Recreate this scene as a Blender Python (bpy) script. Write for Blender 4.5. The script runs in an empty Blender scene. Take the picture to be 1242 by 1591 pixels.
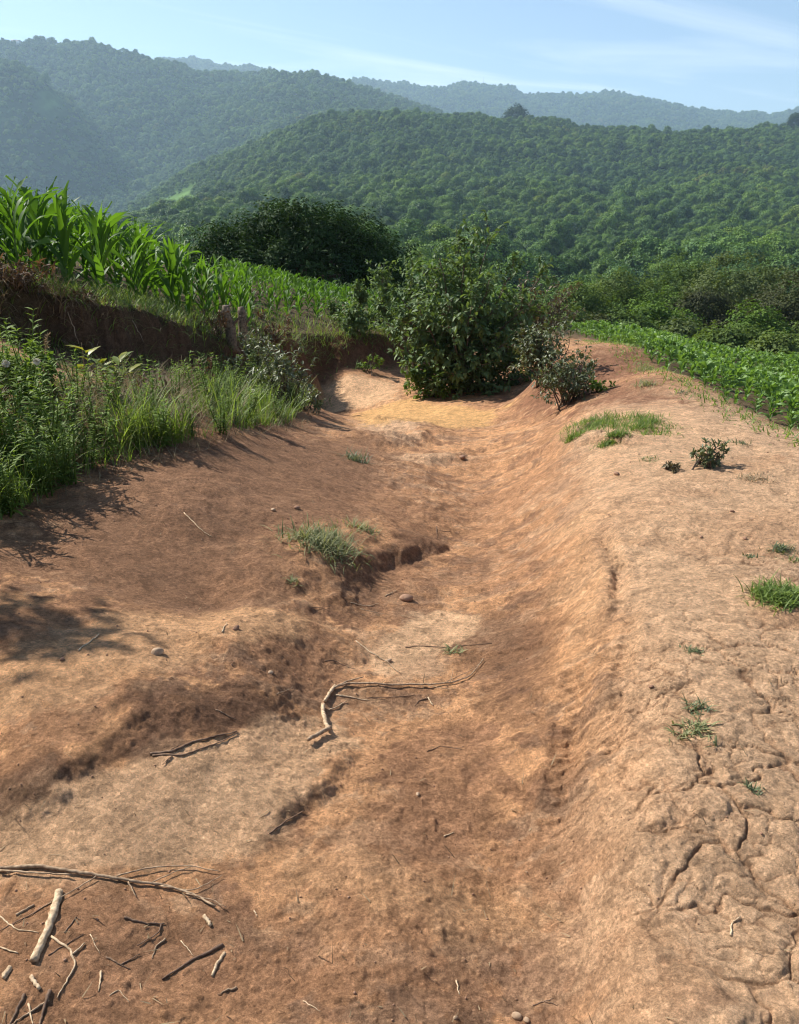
import bpy, math, random
import numpy as np
from mathutils import Vector, Matrix

random.seed(7)
RNG = np.random.default_rng(11)
SC = bpy.context.scene
COL = SC.collection
R = math.radians

# ------------------------------------------------------------------ camera
CAM_H, PITCH, F = 1.6, R(20.0), 1273.0
CU, CV = 621.0, 795.5
CP, SP = math.cos(PITCH), math.sin(PITCH)
SUN_AZ, SUN_EL = R(-57), R(43)        # azimuth from +Y towards +X


def kslope(v):
    """drop per metre of distance for picture row v"""
    return np.tan(PITCH + np.arctan((np.asarray(v, float) - CV) / F))


def at_z(u, v, z):
    k = kslope(v)
    y = (CAM_H - z) / k
    return (u - CU) / F * (y * CP + k * y * SP), y, z


def at_y(u, v, y):
    k = kslope(v)
    return (u - CU) / F * (y * CP + k * y * SP), y, CAM_H - k * y


def project(x, y, z):
    dz = z - CAM_H
    dep = y * CP - dz * SP
    up = y * SP + dz * CP
    return CU + F * x / dep, CV - F * up / dep


# ------------------------------------------------------------------ noise
def _hash(ix, iy, seed):
    h = (ix.astype(np.int64) * 374761393 + iy.astype(np.int64) * 668265263 + seed * 1442695041) & 0x7fffffff
    h = ((h ^ (h >> 13)) * 1274126177) & 0x7fffffff
    h = h ^ (h >> 16)
    return (h & 0xffffff) / float(0xffffff)


def vnoise(x, y, seed=0):
    x = np.asarray(x, float); y = np.asarray(y, float)
    ix = np.floor(x); iy = np.floor(y)
    fx = x - ix; fy = y - iy
    fx = fx * fx * fx * (fx * (fx * 6 - 15) + 10); fy = fy * fy * fy * (fy * (fy * 6 - 15) + 10)
    a = _hash(ix, iy, seed); b = _hash(ix + 1, iy, seed)
    c = _hash(ix, iy + 1, seed); d = _hash(ix + 1, iy + 1, seed)
    return (a * (1 - fx) + b * fx) * (1 - fy) + (c * (1 - fx) + d * fx) * fy * 1.0


def fbm(x, y, octv=4, seed=0, gain=.5):
    s = 0; a = 1; t = 0
    for o in range(octv):
        ca, sa = math.cos(o * .7), math.sin(o * .7)
        xx = (x * ca - y * sa) * 2 ** o; yy = (x * sa + y * ca) * 2 ** o
        s = s + a * (vnoise(xx, yy, seed + o * 17) * 2 - 1); t += a; a *= gain
    return s / t


def voronoi_edge(x, y, seed=0):
    ix = np.floor(x); iy = np.floor(y)
    d1 = np.full(np.shape(x), 9.); d2 = np.full(np.shape(x), 9.)
    for i in (-1, 0, 1):
        for j in (-1, 0, 1):
            cx = ix + i + .1 + .8 * _hash(ix + i, iy + j, seed)
            cy = iy + j + .1 + .8 * _hash(ix + i, iy + j, seed + 5)
            d = np.hypot(x - cx, y - cy)
            m = d < d1
            d2 = np.where(m, d1, np.minimum(d2, d)); d1 = np.where(m, d, d1)
    return d2 - d1


def smooth(a, b, x):
    t = np.clip((x - a) / (b - a), 0, 1)
    return t * t * (3 - 2 * t)


# ------------------------------------------------------------------ terrain
def warp(x, y):
    yy = np.maximum(y, .5)
    return np.clip(x / (yy + 2.), -1.3, 1.3) * 2.2, np.log(yy + 2.)


class Sheet:
    def __init__(self, pts, lam=2e-4):
        P = np.array(pts, float)
        self.s, self.t = warp(P[:, 0], P[:, 1])
        n = len(P)
        K = self._k(self.s[:, None] - self.s[None], self.t[:, None] - self.t[None]) + lam * np.eye(n)
        A = np.zeros((n + 3, n + 3)); A[:n, :n] = K
        A[:n, n] = 1; A[:n, n + 1] = self.s; A[:n, n + 2] = self.t; A[n:, :n] = A[:n, n:].T
        self.w = np.linalg.solve(A, np.concatenate([P[:, 2], np.zeros(3)]))

    @staticmethod
    def _k(a, b):
        r2 = a * a + b * b
        return .5 * r2 * np.log(r2 + 1e-12)

    def __call__(self, x, y):
        x = np.asarray(x, float); y = np.asarray(y, float)
        sh = np.broadcast(x, y).shape
        x = np.broadcast_to(x, sh).ravel(); y = np.broadcast_to(y, sh).ravel()
        out = np.empty(x.size)
        n = len(self.s)
        for i in range(0, x.size, 40000):
            s, t = warp(x[i:i + 40000], y[i:i + 40000])
            out[i:i + 40000] = self._k(s[:, None] - self.s[None], t[:, None] - self.t[None]) @ self.w[:n] + self.w[n] + self.w[n + 1] * s + self.w[n + 2] * t
        return out.reshape(sh)


LOW = [  # picture position and height of points read on the slope, gully and shoulder
    (600, 1591, 0), (600, 1400, 0), (640, 1200, -0.06), (700, 1050, -0.15), (745, 950, -0.22), (775, 870, -0.3), (775, 800, -0.4),
    (765, 730, -0.57), (745, 690, -0.64), (700, 655, -0.87), (640, 632, -1.06), (560, 618, -1.15), (480, 608, -1.15),
    (300, 1591, 0), (0, 1591, 0.02), (0, 1400, 0.03), (300, 1350, 0), (450, 1250, -0.02),
    (0, 1250, 0.08), (200, 1150, 0.1), (400, 1060, 0.05), (0, 1050, 0.15), (200, 1000, 0.14), (370, 1000, 0.09), (0, 900, 0.15), (200, 900, 0.07),
    (330, 930, -0.05), (450, 930, -0.05), (480, 850, -0.05), (300, 800, 0.09), (130, 775, 0.13), (0, 820, 0.15), (400, 740, -0.03), (550, 760, -0.27),
    (600, 700, -0.52), (530, 690, -0.4), (480, 645, -0.46), (300, 690, 0.09), (420, 665, -0.14), (560, 660, -0.72), (620, 655, -0.86),
    (470, 1035, -.05), (525, 1060, -.08), (455, 975, .0), (500, 940, -.12), (640, 800, -0.37), (640, 880, -0.25),
    (0, 700, 0.3), (150, 680, 0.2), (0, 600, 0.45), (130, 590, 0.25), (270, 600, 0), (300, 640, 0.12), (350, 610, -0.28), (430, 590, -0.5),
    (600, 607, -1.1), (540, 585, -0.95), (540, 566, -0.88), (620, 575, -1.05), (470, 572, -0.8),
    (700, 610, -1.05), (760, 610, -0.95), (830, 600, -0.72), (850, 562, -0.32), (930, 556, -0.1), (930, 590, -0.25), (900, 620, -0.3),
    (850, 640, -0.52), (800, 650, -0.74), (1000, 590, -0.05), (1000, 640, 0), (900, 680, -0.08), (850, 700, -0.3), (820, 760, -0.29),
    (960, 760, 0.07), (900, 830, 0), (850, 850, -0.14), (1000, 900, 0.14), (935, 950, 0.1), (870, 960, -0.07), (965, 1100, 0.14), (900, 1150, 0.02),
    (830, 1200, -0.03), (965, 1300, 0.14), (890, 1350, 0), (1100, 1400, 0.17), (1242, 1200, 0.19), (1242, 1000, 0.2), (1242, 1591, 0.17),
    (970, 1591, 0.13), (880, 1591, 0), (1100, 900, 0.18), (1242, 850, 0.16), (1242, 760, 0.15), (1130, 760, 0.15), (1130, 650, 0.06),
    (1242, 685, 0.08), (1130, 632, 0), (1010, 575, -0.1), (1130, 600, -0.4), (1242, 640, -0.25), (1242, 600, -1.4), (1242, 577, -3.4), (1000, 540, -0.6), (900, 515, -1.2),
    (1000, 530, -2.2), (1100, 555, -2.6), (1100, 580, -1.2),
    (-400, 900, 0.3), (-400, 1200, 0.15), (-400, 700, 0.6), (-300, 600, 0.8), (-700, 640, 1), (1600, 1000, 0.19), (1600, 720, 0), (1600, 650, -0.7),
]
LOWP = [at_z(u, v, z) for u, v, z in LOW] + [(0, .5, 0), (-1.5, .5, .05), (1.5, .5, .14), (10, 60, -9), (30, 60, -13), (-5, 60, -5), (0, 30, -2),
                                          (9, 40, -6), (22, 40, -8), (-30, 60, -3), (20, 20, -3.6)]
HIGHP = [at_z(u, v, z) for u, v, z in [(0, 450, .95), (130, 470, .78), (270, 500, .46), (350, 530, .12), (470, 520, -.3), (540, 520, -.43), (620, 525, -.57)]]
HIGHP += [(-8, 14, 1.0), (-5, 14, .7), (-3, 20, 0), (-3.4, 14, .25), (-12, 25, .6), (-8, 30, -.2), (-2, 30, -1.6), (.2, 25, -1.1), (3, 30, -2.2), (-10, 60, -4), (5, 60, -7), (-20, 60, -3),
          (-20, 15, 1.5), (-12, 8, 1.4), (-5.5, 10, .95), (0, 18, -.65), (-8, 3, 1.2)]
S_LOW, S_HIGH = Sheet(LOWP), Sheet(HIGHP)


class Line:
    def __init__(self, pts):
        self.p = np.array(pts, float)[:, :2]
        seg = np.diff(self.p, axis=0)
        self.L = np.hypot(seg[:, 0], seg[:, 1]); self.seg = seg
        self.c = np.concatenate([[0], np.cumsum(self.L)])

    def __call__(self, x, y):
        """distance, side (+ is left of travel) and arc position of the nearest point"""
        best = np.full(np.shape(x), 1e9); sd = np.zeros(np.shape(x)); arc = np.zeros(np.shape(x)); lat = np.zeros(np.shape(x))
        for (px_, py_), (dx, dy), L, c in zip(self.p[:-1], self.seg, self.L, self.c):
            t = np.clip(((x - px_) * dx + (y - py_) * dy) / (L * L), 0, 1)
            ex = x - px_ - t * dx; ey = y - py_ - t * dy
            d = np.hypot(ex, ey)
            m = d < best
            best = np.where(m, d, best); sd = np.where(m, np.sign(dx * (y - py_) - dy * (x - px_)), sd); arc = np.where(m, c + t * L, arc)
        return best, sd, arc


def zlow(u, v):
    """where the ray of a picture point meets the smooth low sheet"""
    ys = np.geomspace(.7, 60, 500)
    k = float(kslope(v))
    xs = (u - CU) / F * (ys * CP + k * ys * SP)
    d = (CAM_H - k * ys) - S_LOW(xs, ys)
    i = int(np.argmax(d < 0)) if (d < 0).any() else 499
    return xs[i], ys[i], CAM_H - k * ys[i]


BANK = Line([(-22, 5.2), (-9, 6.2)] + [p[:2] for p in HIGHP[:7]] + [(1.6, 17.5), (2.2, 24), (2.5, 70)])
# ledges: (picture polyline, height, left-of-travel side is the high one, width)
LEDGES = [
    ([(-40, 1245), (60, 1222), (130, 1200), (190, 1160), (230, 1132), (300, 1105), (360, 1090)], .022, .06),
    ([(360, 1090), (430, 1082), (480, 1062), (520, 1010), (545, 980)], .022, .07),
    ([(545, 980), (530, 935), (540, 895), (600, 872), (650, 855), (700, 838)], .045, .07),
    ([(700, 838), (705, 800), (690, 760), (640, 730)], .04, .16),
    ([(590, 700), (640, 690), (690, 692)], .085, .2),
    ([(560, 655), (620, 668), (680, 690)], .08, .22),
    ([(640, 722), (700, 718), (720, 722)], .05, .1),
    ([(380, 1330), (430, 1280), (500, 1215), (560, 1150)], .018, .03),
    ([(845, 690), (870, 700), (905, 690), (930, 665)], .05, .08),
    ([(930, 985), (950, 950), (940, 905), (965, 880), (1000, 876)], .025, .03),
    ([(948, 1250), (958, 1150), (950, 1060), (930, 985)], .03, .05),
]
LEDGE = [(Line([zlow(u, v)[:2] for u, v in pts]), h, w) for pts, h, w in LEDGES]
SHOULDER = Line([zlow(u, v)[:2] for u, v in [(930, 1650), (945, 1500), (950, 1300), (955, 1150), (945, 1000), (925, 900), (895, 800), (868, 700), (890, 640)]])
RUTS = [Line([zlow(u, v)[:2] for u, v in q]) for q in ([(895, 1320), (900, 1200), (915, 1080), (945, 970), (960, 900), (930, 820)],
                                                     [(935, 1240), (945, 1130), (965, 1020), (985, 930)], [(862, 1340), (872, 1220), (888, 1100), (912, 990), (925, 930)])]
RUT_X = [float(r.p[:, 0].min()) - .3 for r in RUTS]


def height(x, y, fine=True):
    x = np.asarray(x, float); y = np.asarray(y, float)
    lo = S_LOW(x, y); hi = S_HIGH(x, y)
    near = (y < 18)
    d, s, arc = BANK(x, y)
    wob = .34 * fbm(x * 1.3, y * 1.3, 3, 3) + .16 * fbm(x * 5, y * 5, 3, 9, .6)
    sdist = d * s + wob
    wdt = .13 + .5 * smooth(14, 18, y) + .3 * smooth(-2.6, -1.3, x)
    m = smooth(-wdt, wdt * .6, sdist)
    z = lo * (1 - m) + np.maximum(hi, lo) * m
    # ledges cut by water
    for ln, h, w in LEDGE:
        x0, y0 = ln.p.min(0) - .8; x1, y1 = ln.p.max(0) + .8
        q = np.nonzero((x > x0) & (x < x1) & (y > y0) & (y < y1))
        if q[0].size if isinstance(q, tuple) else len(q):
            xx, yy = x[q], y[q]
            dd, ss, aa = ln(xx, yy)
            sg = dd * ss + min(w, .08) * 1.3 * fbm(xx * 5, yy * 5, 3, 21) + min(w, .08) * .5 * fbm(xx * 22, yy * 22, 3, 23, .7)
            T = ln.c[-1]
            fade = smooth(0, .2 * T, aa) * smooth(T, .8 * T, aa)
            z[q] += h * fade * (.5 + .55 * vnoise(xx * 3.7, yy * 3.7, 27) + .45 * vnoise(xx * 17, yy * 17, 29)) * (smooth(-w * 1.4, w * .6, sg) * smooth(.75, .15, sg) - .25 * smooth(-w * 5, -w, sg) * smooth(w * .5, -w * 1.2, sg))
    if not fine:
        return z
    fld = m
    amp = 1 - .0 * fld
    z = z + .045 * fbm(x * .9, y * .9, 3, 31) * smooth(1., 3.5, y) + .024 * fbm(x * 2.6, y * 3.6, 3, 37)
    rough = .5 + .6 * smooth(.35, .65, vnoise(x * 1.7 + 3, y * 1.7, 41))
    lim = smooth(22, 12, y)
    z = z + lim * rough * (.0095 * fbm(x * 9, y * 11, 3, 43) + .0048 * fbm(x * 31, y * 37, 3, 47, .6))
    # clumpy clods
    cl = vnoise(x * 30, y * 30, 53); cl2 = vnoise(x * 60, y * 60, 59)
    z = z + lim * (.0045 * smooth(.84, .99, cl) * smooth(.55, .7, vnoise(x * 2.3, y * 2.3, 55)) + .0028 * smooth(.75, .95, cl2) * rough)
    # cracked plates on the shoulder
    sd, ss, sa = SHOULDER(x, y)
    sh = smooth(-.12, .12, -sd * ss) * smooth(9, 5, y)
    q = np.nonzero(sh > .01)
    if len(q[0]):
        xx, yy = x[q], y[q]
        wx = xx + .07 * fbm(xx * 7, yy * 7, 4, 61, .6); wy = yy + .07 * fbm(xx * 7, yy * 7, 4, 67, .6)
        e1 = voronoi_edge(wx * 4.6, wy * 5.6, 71); e2 = voronoi_edge(wx * 11, wy * 14, 73)
        nearf = smooth(3.4, 1.6, yy)
        pm = smooth(.3, .55, vnoise(xx * 1.3, yy * 1.3, 77))
        brk = smooth(.12, .45, vnoise(xx * 4, yy * 4, 79))
        z[q] += sh[q] * (-.009 * (1 - smooth(.0, .06, e1)) * (.3 + .7 * nearf) * brk + .008 * smooth(0, .5, e1) * nearf + .0045 * smooth(0, .6, e2) * (.3 + .7 * nearf)
                         - .005 * (1 - smooth(0, .075, e2)) * pm * (.4 + .6 * nearf) * smooth(.15, .45, vnoise(xx * 7, yy * 7, 83)))
    # tyre ruts with lugs
    for ln in RUTS:
        x0, y0 = ln.p.min(0) - .3; x1, y1 = ln.p.max(0) + .3
        q = np.nonzero((x > x0) & (x < x1) & (y > y0) & (y < y1))
        if len(q[0]):
            xx, yy = x[q], y[q]
            dd, ss_, aa = ln(xx, yy)
            T = ln.c[-1]; fade = smooth(0, .2, aa) * smooth(T, T - .3, aa) * (.45 + .55 * smooth(.3, .6, vnoise(xx * 2.1, yy * 2.1, 91)))
            g = np.exp(-(dd / .034) ** 2)
            z[q] += fade * (-.017 * g + .009 * np.exp(-((dd - .06) / .022) ** 2) + .004 * g * np.sign(np.sin(aa * 2 * math.pi / .055 + ss_ * dd * 40)))
    return z


def gz(x, y):
    return float(height(np.array([x]), np.array([y]))[0])


_YS = np.concatenate([np.geomspace(.7, 20, 900), np.geomspace(20.2, 64, 200)])


def px(u, v):
    """the ground point a picture position looks at"""
    k = float(kslope(v))
    xs = (u - CU) / F * (_YS * CP + k * _YS * SP)
    d = (CAM_H - k * _YS) - height(xs, _YS)
    neg = np.nonzero(d < 0)[0]
    i = int(neg[0]) if len(neg) else len(_YS) - 1
    if i > 0 and d[i - 1] > 0 and d[i] < 0:
        t = d[i - 1] / (d[i - 1] - d[i])
        y = _YS[i - 1] + t * (_YS[i] - _YS[i - 1])
    else:
        y = _YS[i]
    return float((u - CU) / F * (y * CP + k * y * SP)), float(y), float(CAM_H - k * y)


# ------------------------------------------------------------------ mesh + tagging helpers
def link_mesh(name, verts, faces, mat, parent=None, attrs=None, smooth_=False, col=None):
    """verts (n,3); faces list of equal-length index arrays or one (m,k) array"""
    me = bpy.data.meshes.new(name)
    V = np.asarray(verts, np.float32).reshape(-1, 3)
    groups = faces if isinstance(faces, list) else [faces]
    groups = [np.asarray(g, np.int32) for g in groups if len(g)]
    idx = np.concatenate([g.ravel() for g in groups]); tot = np.concatenate([np.full(len(g), g.shape[1], np.int32) for g in groups])
    me.vertices.add(len(V)); me.vertices.foreach_set('co', V.ravel())
    me.loops.add(len(idx)); me.loops.foreach_set('vertex_index', idx)
    me.polygons.add(len(tot))
    me.polygons.foreach_set('loop_start', np.concatenate([[0], np.cumsum(tot)[:-1]]).astype(np.int32))
    me.polygons.foreach_set('loop_total', tot)
    if smooth_:
        me.polygons.foreach_set('use_smooth', np.ones(len(tot), bool))
    for k, a in (attrs or {}).items():
        a = np.asarray(a, np.float32)
        if a.ndim == 1:
            me.attributes.new(k, 'FLOAT', 'POINT').data.foreach_set('value', a)
        else:
            me.attributes.new(k, 'FLOAT_COLOR', 'POINT').data.foreach_set('color', np.c_[a, np.ones(len(a))].astype(np.float32).ravel())
    me.update(calc_edges=True)
    me.materials.append(mat)
    o = bpy.data.objects.new(name, me)
    (col or COL).objects.link(o)
    if parent is not None:
        o.parent = parent
    return o


def tag(o, label=None, cat=None, group=None, kind=None):
    for k, v in (('label', label), ('category', cat), ('group', group), ('kind', kind)):
        if v:
            o[k] = v
    return o


def empty(name, loc, label, cat, group=None, rz=0, sc=1):
    o = bpy.data.objects.new(name, None); COL.objects.link(o)
    o.empty_display_size = .1
    o.location = loc; o.rotation_euler = (0, 0, rz); o.scale = (sc, sc, sc)
    return tag(o, label, cat, group)


def copy_tree(src, loc, rz, sc, label=None, group=None, tilt=0.0):
    c = src.copy(); COL.objects.link(c)
    c.location = loc; c.rotation_euler = (tilt, 0, rz); c.scale = (sc, sc, sc) if np.isscalar(sc) else sc
    if label: c['label'] = label
    if group: c['group'] = group
    for ch in KIDS[src.name]:
        d = ch.copy(); COL.objects.link(d); d.parent = c
    return c


KIDS = {}


def scatter(name, P, scale, rot, idx, sources, kind='stuff'):
    """one stuff object that instances the meshes of a hidden library"""
    me = bpy.data.meshes.new(name)
    me.from_pydata([tuple(p) for p in P], [], [])
    me.attributes.new('isc', 'FLOAT', 'POINT').data.foreach_set('value', np.asarray(scale, np.float32))
    me.attributes.new('irot', 'FLOAT', 'POINT').data.foreach_set('value', np.asarray(rot, np.float32))
    me.attributes.new('iid', 'INT', 'POINT').data.foreach_set('value', np.asarray(idx, np.int32))
    o = bpy.data.objects.new(name, me); COL.objects.link(o)
    ng = bpy.data.node_groups.new(name, 'GeometryNodeTree')
    ng.interface.new_socket('Geometry', in_out='INPUT', socket_type='NodeSocketGeometry')
    ng.interface.new_socket('Geometry', in_out='OUTPUT', socket_type='NodeSocketGeometry')
    N = ng.nodes.new; L = ng.links.new
    gi = N('NodeGroupInput'); go = N('NodeGroupOutput'); ip = N('GeometryNodeInstanceOnPoints'); ci = N('GeometryNodeCollectionInfo')
    ci.inputs['Collection'].default_value = sources
    ci.inputs['Separate Children'].default_value = True; ci.inputs['Reset Children'].default_value = True
    a = []
    for nm, t in (('isc', 'FLOAT'), ('irot', 'FLOAT'), ('iid', 'INT')):
        n = N('GeometryNodeInputNamedAttribute'); n.data_type = t; n.inputs['Name'].default_value = nm; a.append(n)
    cx = N('ShaderNodeCombineXYZ')
    L(a[1].outputs[0], cx.inputs['Z'])
    L(gi.outputs[0], ip.inputs['Points']); L(ci.outputs[0], ip.inputs['Instance'])
    ip.inputs['Pick Instance'].default_value = True
    L(a[2].outputs[0], ip.inputs['Instance Index'])
    try:
        er = N('FunctionNodeEulerToRotation'); L(cx.outputs[0], er.inputs[0]); L(er.outputs[0], ip.inputs['Rotation'])
    except Exception:
        L(cx.outputs[0], ip.inputs['Rotation'])
    L(a[0].outputs[0], ip.inputs['Scale'])
    L(ip.outputs[0], go.inputs[0])
    mod = o.modifiers.new('scatter', 'NODES'); mod.node_group = ng
    o['kind'] = kind
    return o


# ------------------------------------------------------------------ materials
def new_mat(name):
    m = bpy.data.materials.new(name); m.use_nodes = True
    nt = m.node_tree; nt.nodes.clear()
    return m, nt, nt.nodes.new, nt.links.new


def leaf_mat(name, dark, light, trans=.35, tcol=None, rough=.45, rand=.35, spec=.4):
    m, nt, N, L = new_mat(name)
    out = N('ShaderNodeOutputMaterial'); pr = N('ShaderNodeBsdfPrincipled'); tr = N('ShaderNodeBsdfTranslucent'); mx = N('ShaderNodeMixShader')
    at = N('ShaderNodeAttribute'); at.attribute_name = 'tint'
    oi = N('ShaderNodeObjectInfo')
    ad = N('ShaderNodeMath'); ad.operation = 'MULTIPLY_ADD'; ad.inputs[1].default_value = rand
    sb = N('ShaderNodeMath'); sb.operation = 'SUBTRACT'; sb.inputs[1].default_value = .5
    L(oi.outputs['Random'], sb.inputs[0]); L(sb.outputs[0], ad.inputs[0]); L(at.outputs['Fac'], ad.inputs[2])
    cr = N('ShaderNodeMix'); cr.data_type = 'RGBA'
    L(ad.outputs[0], cr.inputs[0]); cr.inputs[6].default_value = (*dark, 1); cr.inputs[7].default_value = (*light, 1)
    L(cr.outputs[2], pr.inputs['Base Color'])
    pr.inputs['Roughness'].default_value = rough; pr.inputs['Specular IOR Level'].default_value = spec
    hs = N('ShaderNodeMix'); hs.data_type = 'RGBA'; hs.blend_type = 'MULTIPLY'; hs.inputs[0].default_value = 1
    L(cr.outputs[2], hs.inputs[6]); hs.inputs[7].default_value = (*(tcol or (1.5, 1.5, .6)), 1)
    L(hs.outputs[2], tr.inputs['Color'])
    mx.inputs[0].default_value = trans
    L(pr.outputs[0], mx.inputs[1]); L(tr.outputs[0], mx.inputs[2]); L(mx.outputs[0], out.inputs['Surface'])
    return m


def bark_mat(name, c1, c2, scale=30, rough=.85):
    m, nt, N, L = new_mat(name)
    out = N('ShaderNodeOutputMaterial'); pr = N('ShaderNodeBsdfPrincipled')
    tc = N('ShaderNodeTexCoord'); no = N('ShaderNodeTexNoise'); no.inputs['Scale'].default_value = scale; no.inputs['Detail'].default_value = 6
    L(tc.outputs['Object'], no.inputs['Vector'])
    mx = N('ShaderNodeMix'); mx.data_type = 'RGBA'; mx.inputs[6].default_value = (*c1, 1); mx.inputs[7].default_value = (*c2, 1)
    mr = N('ShaderNodeMapRange'); mr.inputs[1].default_value = .35; mr.inputs[2].default_value = .65
    L(no.outputs['Fac'], mr.inputs[0]); L(mr.outputs[0], mx.inputs[0]); L(mx.outputs[2], pr.inputs['Base Color'])
    bp = N('ShaderNodeBump'); bp.inputs['Strength'].default_value = .7; bp.inputs['Distance'].default_value = .004
    L(no.outputs['Fac'], bp.inputs['Height']); L(bp.outputs[0], pr.inputs['Normal'])
    pr.inputs['Roughness'].default_value = rough
    pr.inputs['Specular IOR Level'].default_value = .2
    L(pr.outputs[0], out.inputs['Surface'])
    return m


def soil_mat():
    m, nt, N, L = new_mat('red_soil')
    out = N('ShaderNodeOutputMaterial'); pr = N('ShaderNodeBsdfPrincipled')
    at = N('ShaderNodeAttribute'); at.attribute_name = 'soil'
    tc = N('ShaderNodeTexCoord')

    def noise(scale, det, rough=.6):
        n = N('ShaderNodeTexNoise'); n.inputs['Scale'].default_value = scale; n.inputs['Detail'].default_value = det; n.inputs['Roughness'].default_value = rough
        L(tc.outputs['Object'], n.inputs['Vector']); return n
    n1 = noise(11, 10, .74); n2 = noise(85, 8, .8); n3 = noise(300, 4, .7)
    # fine tone changes of dusty and damp grains
    r1 = N('ShaderNodeMapRange'); r1.inputs[1].default_value = .3; r1.inputs[2].default_value = .7; r1.inputs[3].default_value = .62; r1.inputs[4].default_value = 1.32
    r2 = N('ShaderNodeMapRange'); r2.inputs[1].default_value = .3; r2.inputs[2].default_value = .7; r2.inputs[3].default_value = .68; r2.inputs[4].default_value = 1.28
    L(n1.outputs['Fac'], r1.inputs[0]); L(n2.outputs['Fac'], r2.inputs[0])
    mu = N('ShaderNodeMath'); mu.operation = 'MULTIPLY'; L(r1.outputs[0], mu.inputs[0]); L(r2.outputs[0], mu.inputs[1])
    r3 = N('ShaderNodeMapRange'); r3.inputs[1].default_value = .35; r3.inputs[2].default_value = .65; r3.inputs[3].default_value = .78; r3.inputs[4].default_value = 1.24
    L(n3.outputs['Fac'], r3.inputs[0])
    mu0 = N('ShaderNodeMath'); mu0.operation = 'MULTIPLY'; L(mu.outputs[0], mu0.inputs[0]); L(r3.outputs[0], mu0.inputs[1]); mu = mu0
    # dark crumbs
    vo = N('ShaderNodeTexVoronoi'); vo.inputs['Scale'].default_value = 75; L(tc.outputs['Object'], vo.inputs['Vector'])
    vr = N('ShaderNodeMapRange'); vr.inputs[1].default_value = .1; vr.inputs[2].default_value = .2; vr.inputs[3].default_value = .62; vr.inputs[4].default_value = 1
    L(vo.outputs['Distance'], vr.inputs[0])
    gate = N('ShaderNodeMapRange'); gate.inputs[1].default_value = .5; gate.inputs[2].default_value = .62
    n4 = noise(3.3, 4); L(n4.outputs['Fac'], gate.inputs[0])
    gm = N('ShaderNodeMix'); gm.inputs[2].default_value = 1; L(gate.outputs[0], gm.inputs[0]); L(vr.outputs[0], gm.inputs[3])
    mu2 = N('ShaderNodeMath'); mu2.operation = 'MULTIPLY'; L(mu.outputs[0], mu2.inputs[0]); L(gm.outputs[0], mu2.inputs[1])
    # small crusts and crumbs, each with its own tone
    wv = N('ShaderNodeVectorMath'); wv.operation = 'MULTIPLY_ADD'; wv.inputs[1].default_value = (.03, .03, .03)
    L(n2.outputs['Color'], wv.inputs[0]); L(tc.outputs['Object'], wv.inputs[2])
    flake = None; hts = []
    for sc_v, lo_, hi_ in ((34, .86, 1.1), (95, .78, 1.2)):
        v = N('ShaderNodeTexVoronoi'); v.inputs['Scale'].default_value = sc_v; L(wv.outputs[0], v.inputs['Vector'])
        sp = N('ShaderNodeSeparateColor'); L(v.outputs['Color'], sp.inputs[0])
        r_ = N('ShaderNodeMapRange'); r_.inputs[3].default_value = lo_; r_.inputs[4].default_value = hi_; L(sp.outputs[0], r_.inputs[0])
        m_ = N('ShaderNodeMath'); m_.operation = 'MULTIPLY'; L((flake or mu2).outputs[0], m_.inputs[0]); L(r_.outputs[0], m_.inputs[1]); flake = m_
        hm = N('ShaderNodeMath'); hm.operation = 'MULTIPLY_ADD'; hm.inputs[1].default_value = -1.0; L(v.outputs['Distance'], hm.inputs[0]); L(sp.outputs[1], hm.inputs[2]); hts.append(hm)
    mu2 = flake
    mc = N('ShaderNodeMix'); mc.data_type = 'RGBA'; mc.blend_type = 'MULTIPLY'; mc.inputs[0].default_value = 1
    L(at.outputs['Color'], mc.inputs[6]); L(mu2.outputs[0], mc.inputs[7])
    L(mc.outputs[2], pr.inputs['Base Color'])
    pr.inputs['Roughness'].default_value = .95; pr.inputs['Specular IOR Level'].default_value = .1
    hb = N('ShaderNodeMath'); hb.operation = 'MULTIPLY_ADD'; hb.inputs[1].default_value = .35
    L(n3.outputs['Fac'], hb.inputs[0]); L(n2.outputs['Fac'], hb.inputs[2])
    bp = N('ShaderNodeBump'); bp.inputs['Strength'].default_value = 1; bp.inputs['Distance'].default_value = .022
    L(hb.outputs[0], bp.inputs['Height'])
    bp2 = N('ShaderNodeBump'); bp2.inputs['Strength'].default_value = .9; bp2.inputs['Distance'].default_value = .055
    L(n1.outputs['Fac'], bp2.inputs['Height']); L(bp2.outputs[0], bp.inputs['Normal'])
    b3 = N('ShaderNodeBump'); b3.inputs['Strength'].default_value = .35; b3.inputs['Distance'].default_value = .006
    L(hts[0].outputs[0], b3.inputs['Height']); L(bp.outputs[0], b3.inputs['Normal'])
    b4 = N('ShaderNodeBump'); b4.inputs['Strength'].default_value = .5; b4.inputs['Distance'].default_value = .003
    L(hts[1].outputs[0], b4.inputs['Height']); L(b3.outputs[0], b4.inputs['Normal'])
    L(b4.outputs[0], pr.inputs['Normal'])
    L(pr.outputs[0], out.inputs['Surface'])
    return m


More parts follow.
